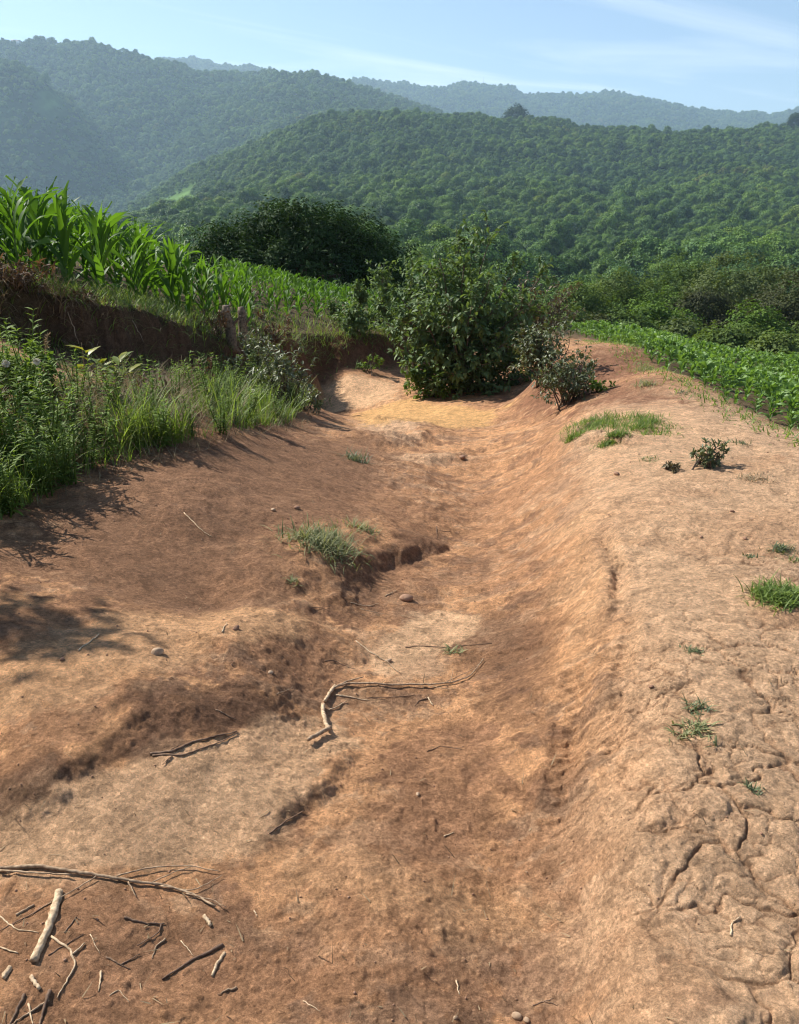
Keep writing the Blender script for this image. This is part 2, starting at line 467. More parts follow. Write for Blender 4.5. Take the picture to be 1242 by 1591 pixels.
def hill_mat():
    m, nt, N, L = new_mat('forest_floor')
    out = N('ShaderNodeOutputMaterial'); pr = N('ShaderNodeBsdfPrincipled')
    at = N('ShaderNodeAttribute'); at.attribute_name = 'soil'
    tc = N('ShaderNodeTexCoord'); n = N('ShaderNodeTexNoise'); n.inputs['Scale'].default_value = .06; n.inputs['Detail'].default_value = 8
    L(tc.outputs['Object'], n.inputs['Vector'])
    r = N('ShaderNodeMapRange'); r.inputs[1].default_value = .3; r.inputs[2].default_value = .7; r.inputs[3].default_value = .6; r.inputs[4].default_value = 1.3
    L(n.outputs['Fac'], r.inputs[0])
    mc = N('ShaderNodeMix'); mc.data_type = 'RGBA'; mc.blend_type = 'MULTIPLY'; mc.inputs[0].default_value = 1
    L(at.outputs['Color'], mc.inputs[6]); L(r.outputs[0], mc.inputs[7]); L(mc.outputs[2], pr.inputs['Base Color'])
    pr.inputs['Roughness'].default_value = 1; pr.inputs['Specular IOR Level'].default_value = 0
    L(pr.outputs[0], out.inputs['Surface'])
    return m


M_SOIL = soil_mat(); M_HILL = hill_mat()
M_MAIZE = leaf_mat('maize_leaf', (.03, .08, .013), (.095, .195, .03), .45, (1.5, 1.45, .45), .55, .25, .25)
M_MAIZE_STALK = leaf_mat('maize_stalk', (.08, .14, .03), (.14, .22, .05), .1, None, .5, .2)
M_MANGO = leaf_mat('mango_leaf', (.010, .030, .009), (.036, .068, .016), .16, (1.4, 1.5, .5), .7, .1, .1)
M_BUSH = leaf_mat('bush_leaf', (.042, .085, .026), (.16, .225, .085), .3, None, .6, .2, .25)
M_BROWN = leaf_mat('brown_leaf', (.06, .045, .024), (.17, .14, .07), .2, (1.2, 1.1, .7), .6, .2)
M_SCRUB = leaf_mat('scrub_leaf', (.04, .06, .022), (.16, .18, .08), .2, None, .5, .3)
M_GRASS = leaf_mat('grass_blade', (.05, .095, .018), (.20, .27, .065), .38, None, .55, .3, .25)
M_WEED = leaf_mat('weed_leaf', (.05, .095, .016), (.17, .245, .05), .38, None, .6, .4, .15)
M_YELLOW = leaf_mat('yellow_leaf', (.10, .16, .02), (.30, .30, .04), .4, (1.3, 1.2, .5), .4, .2)
M_TUFT = leaf_mat('tuft_blade', (.05, .09, .025), (.30, .29, .15), .3, None, .6, .2, .2)
M_CROP = leaf_mat('crop_leaf', (.05, .11, .025), (.17, .28, .07), .35, None, .5, .25, .3)
M_RUSSET = leaf_mat('russet_leaf', (.06, .035, .02), (.20, .12, .06), .25, (1.2, 1, .7), .65, .3, .2)
M_DRY = leaf_mat('dry_grass', (.13, .085, .045), (.38, .29, .17), .25, (1.1, 1.0, .8), .7, .2, .2)
def forest_mat():
    m = leaf_mat('forest_leaf', (.028, .064, .020), (.135, .212, .058), .18, None, .6, .8, .15)
    nt = m.node_tree; N = nt.nodes.new; L = nt.links.new
    oi = N('ShaderNodeObjectInfo'); no = N('ShaderNodeTexNoise'); no.inputs['Scale'].default_value = .010; no.inputs['Detail'].default_value = 5; no.inputs['Roughness'].default_value = .7
    L(oi.outputs['Location'], no.inputs['Vector'])
    nr_ = N('ShaderNodeMapRange'); nr_.inputs[1].default_value = .3; nr_.inputs[2].default_value = .7; nr_.inputs[3].default_value = .28; nr_.inputs[4].default_value = .82; L(no.outputs['Fac'], nr_.inputs[0])
    ml = N('ShaderNodeMath'); ml.operation = 'MULTIPLY'; ml.inputs[1].default_value = 7.31; L(oi.outputs['Random'], ml.inputs[0])
    fr = N('ShaderNodeMath'); fr.operation = 'FRACT'; L(ml.outputs[0], fr.inputs[0])
    sm = N('ShaderNodeMath'); sm.operation = 'MULTIPLY_ADD'; sm.inputs[1].default_value = .30; L(fr.outputs[0], sm.inputs[0]); L(nr_.outputs[0], sm.inputs[2])
    cr = N('ShaderNodeValToRGB'); e = cr.color_ramp.elements
    e[0].position = .35; e[0].color = (.55, .72, .95, 1); e[1].position = 1.0; e[1].color = (1.5, 1.05, .75, 1)
    for p, c in ((.55, (.85, .95, 1.0, 1)), (.72, (1.05, 1.12, .8, 1)), (.9, (1.3, 1.25, .7, 1))):
        q = e.new(p); q.color = c
    L(sm.outputs[0], cr.inputs[0])
    base = [n for n in nt.nodes if n.type == 'MIX' and n.blend_type == 'MIX'][0]
    mu = N('ShaderNodeMix'); mu.data_type = 'RGBA'; mu.blend_type = 'MULTIPLY'; mu.inputs[0].default_value = 1; mu.clamp_result = False
    for lk in list(base.outputs[2].links):
        to = lk.to_socket; nt.links.remove(lk); L(mu.outputs[2], to)
    L(base.outputs[2], mu.inputs[6]); L(cr.outputs[0], mu.inputs[7])
    return m


M_FOREST = forest_mat()
M_BARK = bark_mat('bark', (.07, .05, .035), (.16, .12, .085), 25)
M_STUMP = bark_mat('stump_wood', (.08, .058, .04), (.22, .16, .11), 40)
M_STICK = bark_mat('dry_stick', (.20, .13, .08), (.46, .33, .21), 90)
M_STICKP = bark_mat('pale_stick', (.32, .22, .13), (.60, .45, .29), 90)
M_STICKD = bark_mat('dark_stick', (.10, .06, .04), (.24, .155, .10), 60)
M_STONE = bark_mat('stone', (.22, .12, .075), (.36, .22, .14), 35)
M_STONEP = bark_mat('pale_stone', (.30, .20, .125), (.46, .33, .22), 35)
M_PUFF = bark_mat('seed_puff', (.55, .52, .42), (.72, .68, .58), 90)
M_MAST = bark_mat('mast_metal', (.25, .25, .26), (.4, .4, .4), .2)
M_WALLW = bark_mat('white_wall', (.7, .7, .68), (.8, .8, .78), .3)
M_ROOF = bark_mat('grey_roof', (.3, .29, .28), (.42, .4, .38), .3)

# ------------------------------------------------------------------ ground sheet
def build_ground():
    rows = list(np.linspace(-5, 1.0, 22))
    y = 1.0
    while y < 62:
        dep = .94 * y + .55
        dy = 1.45 * dep * dep / (819 * 1.6)
        if y < 17:
            dy = min(dy, .055)
        else:
            dy = min(dy, .035 * y)
        y += dy; rows.append(y)
    rows = np.array(rows)
    core = np.concatenate([np.arange(-.86, -.572, .0034), np.arange(-.57, .5701, .00172), np.arange(.5734, .861, .0034)])
    side = .86 + np.cumsum(np.geomspace(.004, .28, 42))
    S = np.concatenate([-side[::-1], core, side])
    Y = np.repeat(rows[:, None], len(S), 1)
    X = S[None] * (.94 * np.maximum(Y, 0) + .62)
    Z = height(X, Y)
    nr, nc = X.shape
    i = np.arange(nr * nc).reshape(nr, nc)
    faces = np.stack([i[:-1, :-1], i[:-1, 1:], i[1:, 1:], i[1:, :-1]], -1).reshape(-1, 4)
    # soil colour: tones of dust, hardpan, damp loose earth, field mould, and some painted sun and shade
    x, y = X, Y
    pale = np.array([.77, .50, .305]); orange = np.array([.76, .405, .20]); brown = np.array([.45, .235, .125]); dark = np.array([.215, .115, .068])
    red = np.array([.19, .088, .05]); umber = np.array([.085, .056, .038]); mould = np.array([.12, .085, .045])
    C = np.empty((nr, nc, 3)); C[:] = orange * .5 + brown * .5

    def lay(w, c):
        C[:] = C * (1 - w[..., None]) + c * w[..., None]
    nA = fbm(x * .8, y * .8, 5, 101); nB = fbm(x * 2.6, y * 2.6, 5, 103); nC = fbm(x * 7, y * 7, 4, 107)
    nD = fbm(x * 19, y * 19, 4, 109, .65); nE = fbm(x * 1.5 + y * .6, y * 6.5 - x * 1.2, 4, 113, .6)
    lay(.75 * smooth(-.05, .2, nA + .6 * nB + .3 * nD), orange)
    lay(.75 * smooth(.05, .25, nB + .6 * nC + .4 * nD - .3 * nA), brown)
    lay(.4 * smooth(.1, .3, nE + .8 * nD - .25 * nA), pale)
    lay(.6 * smooth(.16, .34, nC + .7 * nD + .3 * nE), dark * 1.25)
    d, s, a = SHOULDER(x, y)
    lay(.85 * smooth(-.2, .25, -d * s + .15 * nB) * smooth(9.5, 6, y), pale * .9)
    lay(.4 * smooth(.1, .45, -nA + .4 * nC) * smooth(-.2, .25, -d * s + .15 * nB), brown * 1.25)
    for u, v, ru, rv, w, c in PATCHES:
        p = np.array(zlow(u, v)); q = np.array(zlow(u + ru, v)); t = np.array(zlow(u, v + rv))
        e1 = (q - p)[:2]; e2 = (t - p)[:2]
        det = e1[0] * e2[1] - e1[1] * e2[0]
        aa = ((x - p[0]) * e2[1] - (y - p[1]) * e2[0]) / det; bb = (-(x - p[0]) * e1[1] + (y - p[1]) * e1[0]) / det
        rr = np.hypot(aa, bb) + .7 * nB + .6 * nC + .7 * nD
        lay(w * smooth(1.15, .45, rr), {'p': pale, 'o': orange, 'b': brown, 'd': dark, 'r': np.array([.30, .148, .085]), 'B': np.array([.33, .178, .10]), 'l': np.array([.80, .51, .30]), 'y': np.array([.72, .42, .17])}[c])
    tones = {'p': pale, 'o': orange, 'b': brown, 'd': dark, 'l': np.array([.86, .53, .30]), 'y': np.array([.78, .45, .19]), 'B': np.array([.33, .178, .10]), 'O': np.array([.76, .435, .225])}
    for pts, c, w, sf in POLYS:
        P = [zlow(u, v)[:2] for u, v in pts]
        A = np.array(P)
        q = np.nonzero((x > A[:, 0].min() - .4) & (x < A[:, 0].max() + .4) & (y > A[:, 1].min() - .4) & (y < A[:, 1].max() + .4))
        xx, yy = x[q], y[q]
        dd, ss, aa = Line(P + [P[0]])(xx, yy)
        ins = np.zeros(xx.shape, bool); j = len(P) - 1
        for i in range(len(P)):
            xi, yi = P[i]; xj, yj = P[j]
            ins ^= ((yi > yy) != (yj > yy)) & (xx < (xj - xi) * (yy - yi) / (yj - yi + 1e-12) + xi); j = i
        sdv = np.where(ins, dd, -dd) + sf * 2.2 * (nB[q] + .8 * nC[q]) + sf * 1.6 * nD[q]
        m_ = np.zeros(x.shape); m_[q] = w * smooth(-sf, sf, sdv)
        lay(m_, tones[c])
    # cracks painted darker, standing in for the shade inside them
    q = np.nonzero((-d * s > -.1) & (y < 6.5) & (y > .6))
    xx, yy = x[q], y[q]
    wx = xx + .07 * fbm(xx * 7, yy * 7, 4, 61, .6); wy = yy + .07 * fbm(xx * 7, yy * 7, 4, 67, .6)
    e1 = voronoi_edge(wx * 4.6, wy * 5.6, 71); e2 = voronoi_edge(wx * 11, wy * 14, 73)
    ck = np.maximum((1 - smooth(.015, .06, e1)) * smooth(.12, .4, vnoise(xx * 4, yy * 4, 79)), (1 - smooth(.02, .085, e2)) * smooth(.25, .5, vnoise(xx * 7, yy * 7, 83)) * .85)
    ck *= smooth(-.12, .12, (-d * s)[q]) * smooth(5.5, 2.0, yy) * smooth(.25, .5, vnoise(xx * 1.3, yy * 1.3, 77))
    w_ = np.zeros(x.shape); w_[q] = ck * .75
    lay(w_, brown * .8)
    bd, bs, ba = BANK(x, y)
    sdb = bd * bs
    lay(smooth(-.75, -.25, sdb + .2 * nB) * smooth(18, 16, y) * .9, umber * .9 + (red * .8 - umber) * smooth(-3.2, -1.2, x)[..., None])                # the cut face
    lay(smooth(.0, .25, sdb), mould)                                           # field mould behind the bank
    lay(smooth(.0, .3, EDGE_R(x, y)[0] * -EDGE_R(x, y)[1] - .1) * smooth(3, 4.5, y), mould * 1.2)
    lay(smooth(14, 20, y), mould)
    return link_mesh('ground', np.stack([X, Y, Z], -1).reshape(-1, 3), faces, M_SOIL, attrs={'soil': C.reshape(-1, 3)}, smooth_=True)


EDGE_R = Line([zlow(u, v)[:2] for u, v in [(1700, 800), (1400, 735), (1242, 684), (1130, 632), (1040, 585), (985, 560), (920, 530)]] + [(4.5, 30), (4.5, 70)])
POLYS = [  # outline in the picture, tone, weight, softness (m)
    ([(0, 1360), (120, 1372), (330, 1440), (400, 1530), (420, 1600), (-60, 1600), (-60, 1350)], 'b', .6, .05),
    ([(-40, 1270), (90, 1230), (200, 1195), (330, 1160), (430, 1120), (520, 1105), (560, 1150), (500, 1215), (430, 1280), (380, 1330), (250, 1350), (100, 1345), (-40, 1350)], 'l', .8, .03),
    ([(590, 1000), (640, 965), (690, 950), (745, 965), (735, 990), (690, 1010), (640, 1040), (600, 1055), (570, 1030)], 'l', .95, .02),
    ([(980, 640), (1100, 640), (1242, 720), (1300, 820), (1150, 900), (1300, 1000), (1400, 1620), (965, 1620), (975, 1300), (1000, 1100), (985, 950), (945, 850), (905, 760), (910, 690)], 'l', .45, .08),
    ([(170, 960), (330, 950), (480, 960), (520, 980), (440, 1010), (330, 1000), (250, 1040), (120, 1090), (-30, 1120), (-30, 1040), (100, 1000)], 'O', .75, .05),  # sunlit top of the mound, painted a brighter orange
    ([(120, 780), (300, 710), (470, 680), (560, 700), (600, 760), (560, 800), (440, 870), (400, 930), (300, 950), (200, 930), (120, 880)], 'B', .7, .08),
    ([(-40, 1262), (60, 1212), (150, 1185), (215, 1120), (280, 1085), (390, 1072), (420, 1100), (380, 1130), (290, 1160), (200, 1185), (90, 1225), (-40, 1275)], 'd', .7, .02),  # shade band along the terrace scarp, painted dark
    ([(640, 1130), (740, 1110), (790, 1180), (760, 1260), (720, 1340), (640, 1330), (600, 1280), (610, 1200)], 'b', .75, .05),
    ([(500, 870), (600, 855), (690, 830), (700, 850), (640, 880), (580, 930), (600, 970), (560, 1000), (520, 960)], 'd', .6, .03),
    ([(760, 960), (850, 930), (880, 990), (850, 1060), (790, 1100), (740, 1040)], 'd', .45, .05),
    ([(550, 640), (640, 622), (780, 638), (760, 660), (660, 668), (560, 662)], 'y', .9, .08),
    ([(480, 600), (560, 585), (615, 600), (600, 625), (520, 640), (485, 632)], 'l', .9, .1),
    ([(450, 560), (560, 540), (640, 560), (630, 592), (560, 582), (480, 592)], 'B', .8, .1),  # shaded slope over the far bend, its shade painted in brown
    ([(860, 830), (920, 800), (960, 900), (940, 980), (890, 1060), (860, 980)], 'O', .5, .06),
    ([(420, 1330), (560, 1300), (640, 1360), (800, 1390), (830, 1450), (640, 1460), (480, 1420)], 'O', .5, .05),
]
PATCHES = [  # u, v, ru, rv, weight, tone
    (690, 975, 60, 26, .95, 'l'), (640, 1030, 60, 35, .6, 'p'), (200, 1275, 180, 55, .7, 'p'), (350, 1240, 140, 45, .65, 'l'), (80, 1330, 110, 50, .5, 'p'),
    (650, 648, 95, 14, .95, 'y'), (540, 615, 60, 16, .8, 'l'), (560, 600, 70, 14, .6, 'l'), (620, 690, 50, 10, .7, 'p'), (600, 668, 50, 10, .7, 'p'), (650, 720, 60, 10, .6, 'p'),
    (760, 1000, 90, 60, .6, 'd'), (800, 1090, 70, 60, .5, 'd'), (690, 1270, 90, 70, .6, 'd'), (620, 1180, 60, 30, .4, 'b'), (180, 1470, 170, 70, .75, 'b'),
    (120, 1560, 110, 50, .6, 'd'), (420, 1530, 120, 60, .55, 'b'), (870, 1190, 40, 60, .5, 'b'), (560, 1420, 90, 50, .5, 'o'), (760, 1420, 100, 50, .5, 'o'),
    (350, 1110, 110, 35, .8, 'd'), (60, 1225, 90, 24, .8, 'd'), (300, 790, 280, 90, .9, 'B'), (420, 720, 190, 60, .9, 'B'), (300, 910, 220, 55, .85, 'B'), (550, 700, 70, 40, .7, 'B'), (600, 1330, 150, 80, .45, 'b'), (500, 1480, 200, 90, .5, 'b'), (540, 780, 110, 60, .6, 'b'), (430, 1020, 90, 60, .7, 'b'), (760, 880, 70, 60, .35, 'b'),  # the two dark entries on the terrace scarp paint its shade
    (150, 860, 160, 50, .35, 'b'), (620, 900, 90, 40, .6, 'b'), (650, 830, 60, 50, .6, 'b'), (820, 740, 60, 40, .4, 'b'), (750, 780, 50, 60, .4, 'b'),
    (960, 605, 80, 30, .6, 'r'), (860, 605, 110, 40, .9, 'r'), (950, 568, 100, 30, .9, 'r'), (1160, 720, 70, 25, .6, 'b'), (1230, 960, 90, 40, .7, 'b'), (1200, 840, 90, 40, .5, 'b'), (780, 620, 70, 12, .7, 'r'),
    (860, 690, 30, 30, .5, 'b'), (700, 1540, 120, 50, .5, 'b'), (1060, 1290, 60, 40, .6, 'b'), (990, 1450, 40, 35, .6, 'b'), (1080, 1530, 60, 50, .5, 'b'),
    (480, 1050, 60, 40, .6, 'b'), (250, 1030, 100, 30, .3, 'p'), (1100, 980, 100, 60, .4, 'l'), (1050, 830, 80, 50, .4, 'l'), (230, 740, 120, 30, .6, 'b'), (90, 800, 90, 25, .6, 'd'),
    (480, 640, 60, 30, .6, 'r'), (200, 690, 200, 50, .6, 'd'), (60, 640, 160, 60, .6, 'd'), (330, 640, 120, 40, .6, 'd'),
]
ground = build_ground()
tag(ground, kind='structure')

# ------------------------------------------------------------------ hills
HILL_ROWS = [  # distance, picture profile of the land surface there
    (100, [(-400, 470), (0, 470), (300, 480), (620, 520), (900, 575), (1242, 600), (1650, 620)]),
    (150, [(-400, 440), (0, 440), (300, 440), (620, 460), (900, 500), (1242, 520), (1650, 520)]),
    (250, [(-400, 410), (0, 410), (300, 405), (620, 412), (900, 432), (1242, 436), (1650, 436)]),
    (420, [(-400, 400), (0, 395), (150, 378), (300, 352), (620, 350), (900, 372), (1242, 372), (1650, 365)]),
    (750, [(-400, 402), (0, 396), (150, 370), (300, 326), (450, 285), (620, 268), (900, 285), (1242, 290), (1650, 280)]),
    (1150, [(-400, 404), (0, 394), (150, 362), (190, 340), (240, 312), (300, 272), (350, 243), (420, 208), (500, 182), (540, 180), (640, 182), (760, 188), (840, 194), (900, 203), (1000, 211), (1120, 209), (1242, 207), (1650, 195)]),
    (1290, [(-400, 390), (0, 380), (150, 358), (300, 312), (450, 232), (600, 203), (900, 230), (1242, 238), (1650, 230)]),
    (1440, [(-400, 300), (0, 315), (150, 325), (300, 285), (450, 220), (600, 200), (900, 260), (1242, 270), (1650, 260)]),
    (1660, [(-400, 40), (-200, 62), (0, 98), (60, 122), (110, 165), (160, 235), (220, 262), (300, 225), (450, 185), (600, 185), (900, 250), (1242, 260), (1650, 250)]),
    (1850, [(-400, 110), (0, 150), (110, 160), (200, 165), (300, 165), (450, 150), (600, 175), (900, 240), (1242, 250), (1650, 240)]),
    (2200, [(-400, 45), (0, 72), (130, 75), (200, 88), (250, 98), (280, 106), (370, 122), (400, 116), (430, 112), (490, 122), (540, 142), (600, 165), (900, 225), (1242, 235), (1650, 235)]),
    (3000, [(-400, 130), (0, 130), (300, 150), (600, 185), (900, 215), (1242, 230), (1650, 230)]),
    (4150, [(-400, 115), (270, 108), (300, 104), (320, 101), (350, 110), (400, 124), (560, 141), (600, 140), (650, 146), (690, 143), (740, 143), (790, 144), (830, 156), (880, 154), (920, 153),
            (1000, 161), (1040, 168), (1100, 178), (1190, 190), (1230, 184), (1260, 186), (1650, 195)]),
    (5200, [(-400, 190), (620, 200), (1650, 230)]),
]
_HY = [45., 57.]


def hill_z(S, Y):
    """S = x / y; heights read row by row and blended along the distance"""
    u = CU + F * S * (1.0 / 1.0)
    rows = [(math.log(q), p) for q, p in HILL_ROWS]
    zr = []
    for q, prof in HILL_ROWS:
        # x/y -> picture column at that row
        pu = np.array([a for a, b in prof], float); pv = np.array([b for a, b in prof], float)
        k = kslope(pv); s_of = (pu - CU) / F * (CP + k * SP)
        vv = np.interp(S, s_of, pv)
        zr.append(CAM_H - kslope(vv) * q)
    # first rows follow the near ground
    z45 = height(S * 45, np.full(S.shape, 45.), False) - .6
    z57 = height(S * 57, np.full(S.shape, 57.), False) - .5
    zr = [z45, z57] + zr
    ly = np.log(np.array(_HY + [q for q, p in HILL_ROWS]))
    t = np.log(Y)
    Z = np.zeros(np.broadcast(S, Y).shape)
    zs = np.stack(zr)                               # rows x cols
    i = np.clip(np.searchsorted(ly, t) - 1, 0, len(ly) - 2)
    # tangents in plain distance keep slopes natural
    yy = np.exp(ly)
    m = np.zeros_like(zs)
    for r in range(1, len(yy) - 1):
        a = (zs[r] - zs[r - 1]) / (yy[r] - yy[r - 1]); b = (zs[r + 1] - zs[r]) / (yy[r + 1] - yy[r])
        m[r] = np.where(a * b > 0, 2 * a * b / (a + b + 1e-9), 0)
    return zs, m, yy, i


def build_hill_grid():
    rows = np.concatenate([np.geomspace(45, 700, 150), np.geomspace(710, 5200, 190)])
    S = np.linspace(-.78, .78, 520)
    zs, m, yy, _ = hill_z(S, np.array([100.]))
    Z = np.empty((len(rows), len(S)))
    for j, y in enumerate(rows):
        i = int(np.clip(np.searchsorted(yy, y) - 1, 0, len(yy) - 2))
        h = yy[i + 1] - yy[i]; t = min(max((y - yy[i]) / h, 0), 1)
        Z[j] = (2 * t ** 3 - 3 * t * t + 1) * zs[i] + (t ** 3 - 2 * t * t + t) * h * m[i] + (-2 * t ** 3 + 3 * t * t) * zs[i + 1] + (t ** 3 - t * t) * h * m[i + 1]
    Y = np.repeat(rows[:, None], len(S), 1); X = S[None] * Y
    damp = smooth(90, 250, Y)
    Z += damp * (.012 * Y * fbm(X / 160, Y / 260, 4, 201) * smooth(300, 900, Y) + 2.5 * fbm(X / 45, Y / 45, 3, 207))
    crest = 0 * Y + 0
    return S, rows, X, Y, Z


HS, HR, HX, HYY, HZ = build_hill_grid()
_hi = np.arange(HX.size).reshape(HX.shape)
_hf = np.stack([_hi[:-1, :-1], _hi[:-1, 1:], _hi[1:, 1:], _hi[1:, :-1]], -1).reshape(-1, 4)


def clearing(x, y):
    """open grass strips between the woods"""
    z = hz(x, y)
    u, v = project(x, y, z)
    n = 14 * fbm(x / 60., y / 60., 3, 301)
    a = ((u + .9 * v + n * .6 - 478) / 1.0)
    strip = np.exp(-np.abs(((u - 235) * .48 + (v - 334) + .4 * n) / 19.) ** 4) * (np.abs(u - 240) < 66) * (y < 1260) * (y > 700)
    gl = np.exp(-(((u - 80 + n) / 24.) ** 2 + ((v - 162 + .5 * n) / 22.) ** 2)) * (y > 1460) * (y < 1840)
    g2 = np.exp(-(((u - 5 + n) / 26.) ** 2 + ((v - 180 + .5 * n) / 13.) ** 2)) * (y > 1460) * (y < 1840) * .8
    return np.maximum(np.maximum(strip, gl), g2)


def hz(x, y):
    s = np.clip(x / y, HS[0], HS[-1])
    fi = np.interp(y, HR, np.arange(len(HR))); fj = (s - HS[0]) / (HS[1] - HS[0])
    i = np.clip(fi.astype(int), 0, len(HR) - 2); j = np.clip(fj.astype(int), 0, len(HS) - 2)
    a = fi - i; b = fj - j
    return (HZ[i, j] * (1 - a) + HZ[i + 1, j] * a) * (1 - b) + (HZ[i, j + 1] * (1 - a) + HZ[i + 1, j + 1] * a) * b


_cl = clearing(HX.ravel(), HYY.ravel())
_hc = np.array([.022, .04, .016])[None] * (1 - _cl[:, None]) + np.array([.10, .165, .05])[None] * _cl[:, None]
hills = link_mesh('hills', np.stack([HX, HYY, HZ], -1).reshape(-1, 3), _hf, M_HILL, attrs={'soil': _hc}, smooth_=True)
tag(hills, kind='structure')

# ------------------------------------------------------------------ leaves, tubes, trees
def unit(a):
    return a / (np.linalg.norm(a, axis=-1, keepdims=True) + 1e-9)


def leaf_geo(P, D, Nn, Ln, W, detail=0, fold=.25, bend=.25, tint=None):
    """leaf faces: rooted at P, along D, face normal about Nn"""
    n = len(P)
    D = unit(D); B = unit(np.cross(D, Nn)); Nn = np.cross(B, D)
    Ln = np.broadcast_to(Ln, n)[:, None]; W = np.broadcast_to(W, n)[:, None]
    tint = np.broadcast_to(.5 if tint is None else tint, n)
    if detail == 0:
        mid = P + D * Ln * .5
        v = np.stack([P, mid - B * W * .5 + Nn * W * fold, P + D * Ln - Nn * Ln * bend, mid + B * W * .5 + Nn * W * fold], 1)
        b = np.arange(n)[:, None] * 4
        return v.reshape(-1, 3), [np.concatenate([b + [0, 1, 2], b + [0, 2, 3]])], np.repeat(tint, 4)
    m1 = P + D * Ln * .3 - Nn * Ln * bend * .08; m2 = P + D * Ln * .68 - Nn * Ln * bend * .45
    v = np.stack([P, m1 - B * W * .48 + Nn * W * fold, m1, m1 + B * W * .48 + Nn * W * fold,
                  m2 - B * W * .40 + Nn * W * fold * .8, m2, m2 + B * W * .40 + Nn * W * fold * .8, P + D * Ln - Nn * Ln * bend], 1)
    b = np.arange(n)[:, None] * 8
    tri = np.concatenate([b + [0, 1, 2], b + [0, 2, 3], b + [4, 7, 5], b + [5, 7, 6]])
    quad = np.concatenate([b + [1, 4, 5, 2], b + [2, 5, 6, 3]])
    return v.reshape(-1, 3), [tri, quad], np.repeat(tint, 8)


class Geo:
    def __init__(self):
        self.v = []; self.f = {}; self.t = []; self.n = 0

    def add(self, v, fs, tint=None):
        v = np.asarray(v, float).reshape(-1, 3)
        for f in fs:
            f = np.asarray(f)
            if len(f):
                self.f.setdefault(f.shape[1], []).append(f + self.n)
        self.v.append(v); self.t.append(np.broadcast_to(.5 if tint is None else tint, len(v))); self.n += len(v)

    def tube(self, pts, rad, sides=6, cap=True, tint=None, jit=0.0, rng=None):
        pts = np.asarray(pts, float); k = len(pts)
        rad = np.broadcast_to(rad, k)
        T = np.gradient(pts, axis=0); T = unit(T)
        ref = np.array([.13, .27, .95]) if abs(T[0, 2]) < .8 else np.array([1., .1, 0])
        A = unit(np.cross(T, ref)); B = np.cross(T, A)
        an = np.arange(sides) * 2 * math.pi / sides
        rr = rad[:, None] * (1 + (jit * (rng.random((k, sides)) - .5) if jit else 0))
        v = pts[:, None] + rr[..., None] * (np.cos(an)[None, :, None] * A[:, None] + np.sin(an)[None, :, None] * B[:, None])
        i = np.arange(k * sides).reshape(k, sides)
        q = np.stack([i[:-1], np.roll(i[:-1], -1, 1), np.roll(i[1:], -1, 1), i[1:]], -1).reshape(-1, 4)
        fs = [q]
        v = v.reshape(-1, 3)
        if cap:
            v = np.concatenate([v, pts[:1], pts[-1:]]); a, b = k * sides, k * sides + 1
            fs.append(np.concatenate([np.stack([np.full(sides, a), np.roll(i[0], -1), i[0]], -1), np.stack([np.full(sides, b), i[-1], np.roll(i[-1], -1)], -1)]))
        self.add(v, fs, tint)

    def build(self, name, mat, parent=None, smooth_=False, col=None):
        return link_mesh(name, np.concatenate(self.v), [np.concatenate(x) for x in self.f.values()], mat, parent, {'tint': np.concatenate(self.t)}, smooth_, col)


def rand_dirs(n, rng):
    a = rng.normal(size=(n, 3)); return unit(a)


def crown(rng, lobes, n_clump, per, L, W, spread, droop=.3, detail=0, shell=.55, lumps=.3, tint_top=.0, fold=.2, zmin=None, calm=0.):
    """leaf clumps through the volume of several lobes: (cx,cy,cz,rx,ry,rz,weight)"""
    lob = np.array(lobes, float)
    w = lob[:, 6] / lob[:, 6].sum()
    k = rng.choice(len(lob), n_clump, p=w)
    d = rand_dirs(n_clump, rng)
    d[:, 2] = np.where(d[:, 2] < -.55, -d[:, 2], d[:, 2])
    rr = shell + (1 - shell) * rng.random(n_clump) ** .6
    an = np.arctan2(d[:, 1], d[:, 0])
    lump = 1 + lumps * fbm(an * 1.6 + k * 5.3, d[:, 2] * 2.4 + k * 3.1, 3, int(rng.integers(999)))
    C = lob[k, :3] + d * lob[k, 3:6] * (rr * lump)[:, None]
    if zmin is not None:
        C[:, 2] = np.maximum(C[:, 2], zmin + .1 * rng.random(n_clump))
    P = np.repeat(C, per, 0) + rng.normal(size=(n_clump * per, 3)) * spread
    out = np.repeat(d, per, 0)
    D = unit(out * .7 + rand_dirs(len(P), rng) * .9 + np.array([0, 0, -droop]))
    loc_ = P - np.repeat(C, per, 0)
    Nn = unit(out * (.6 + .5 * calm) + np.array([0, 0, .8 - .5 * calm]) + rand_dirs(len(P), rng) * (.45 - .15 * calm) + calm * .9 * loc_ / (np.linalg.norm(loc_, axis=1, keepdims=True) + 1e-6))
    if calm:
        D = unit(np.cross(Nn, rand_dirs(len(P), rng)))
    ct = np.repeat(rng.random(n_clump), per)
    tint = np.clip(.15 + .45 * ct + .4 * rng.random(len(P)) + tint_top * np.repeat(d[:, 2], per), 0, 1.2)
    sz = L * (.65 + .7 * rng.random(len(P)))
    return leaf_geo(P, D, Nn, sz, sz * W / L, detail, fold, .2, tint), C


def limb_path(a, b, rng, n=6, wob=.12, sag=.0):
    a = np.array(a, float); b = np.array(b, float); L = np.linalg.norm(b - a)
    t = np.linspace(0, 1, n)[:, None]
    p = a * (1 - t) + b * t + np.cumsum(rng.normal(size=(n, 3)) * wob * L / n, 0) * np.minimum(t * 2, 1)
    p[:, 2] += sag * np.sin(t[:, 0] * math.pi) * L
    return p


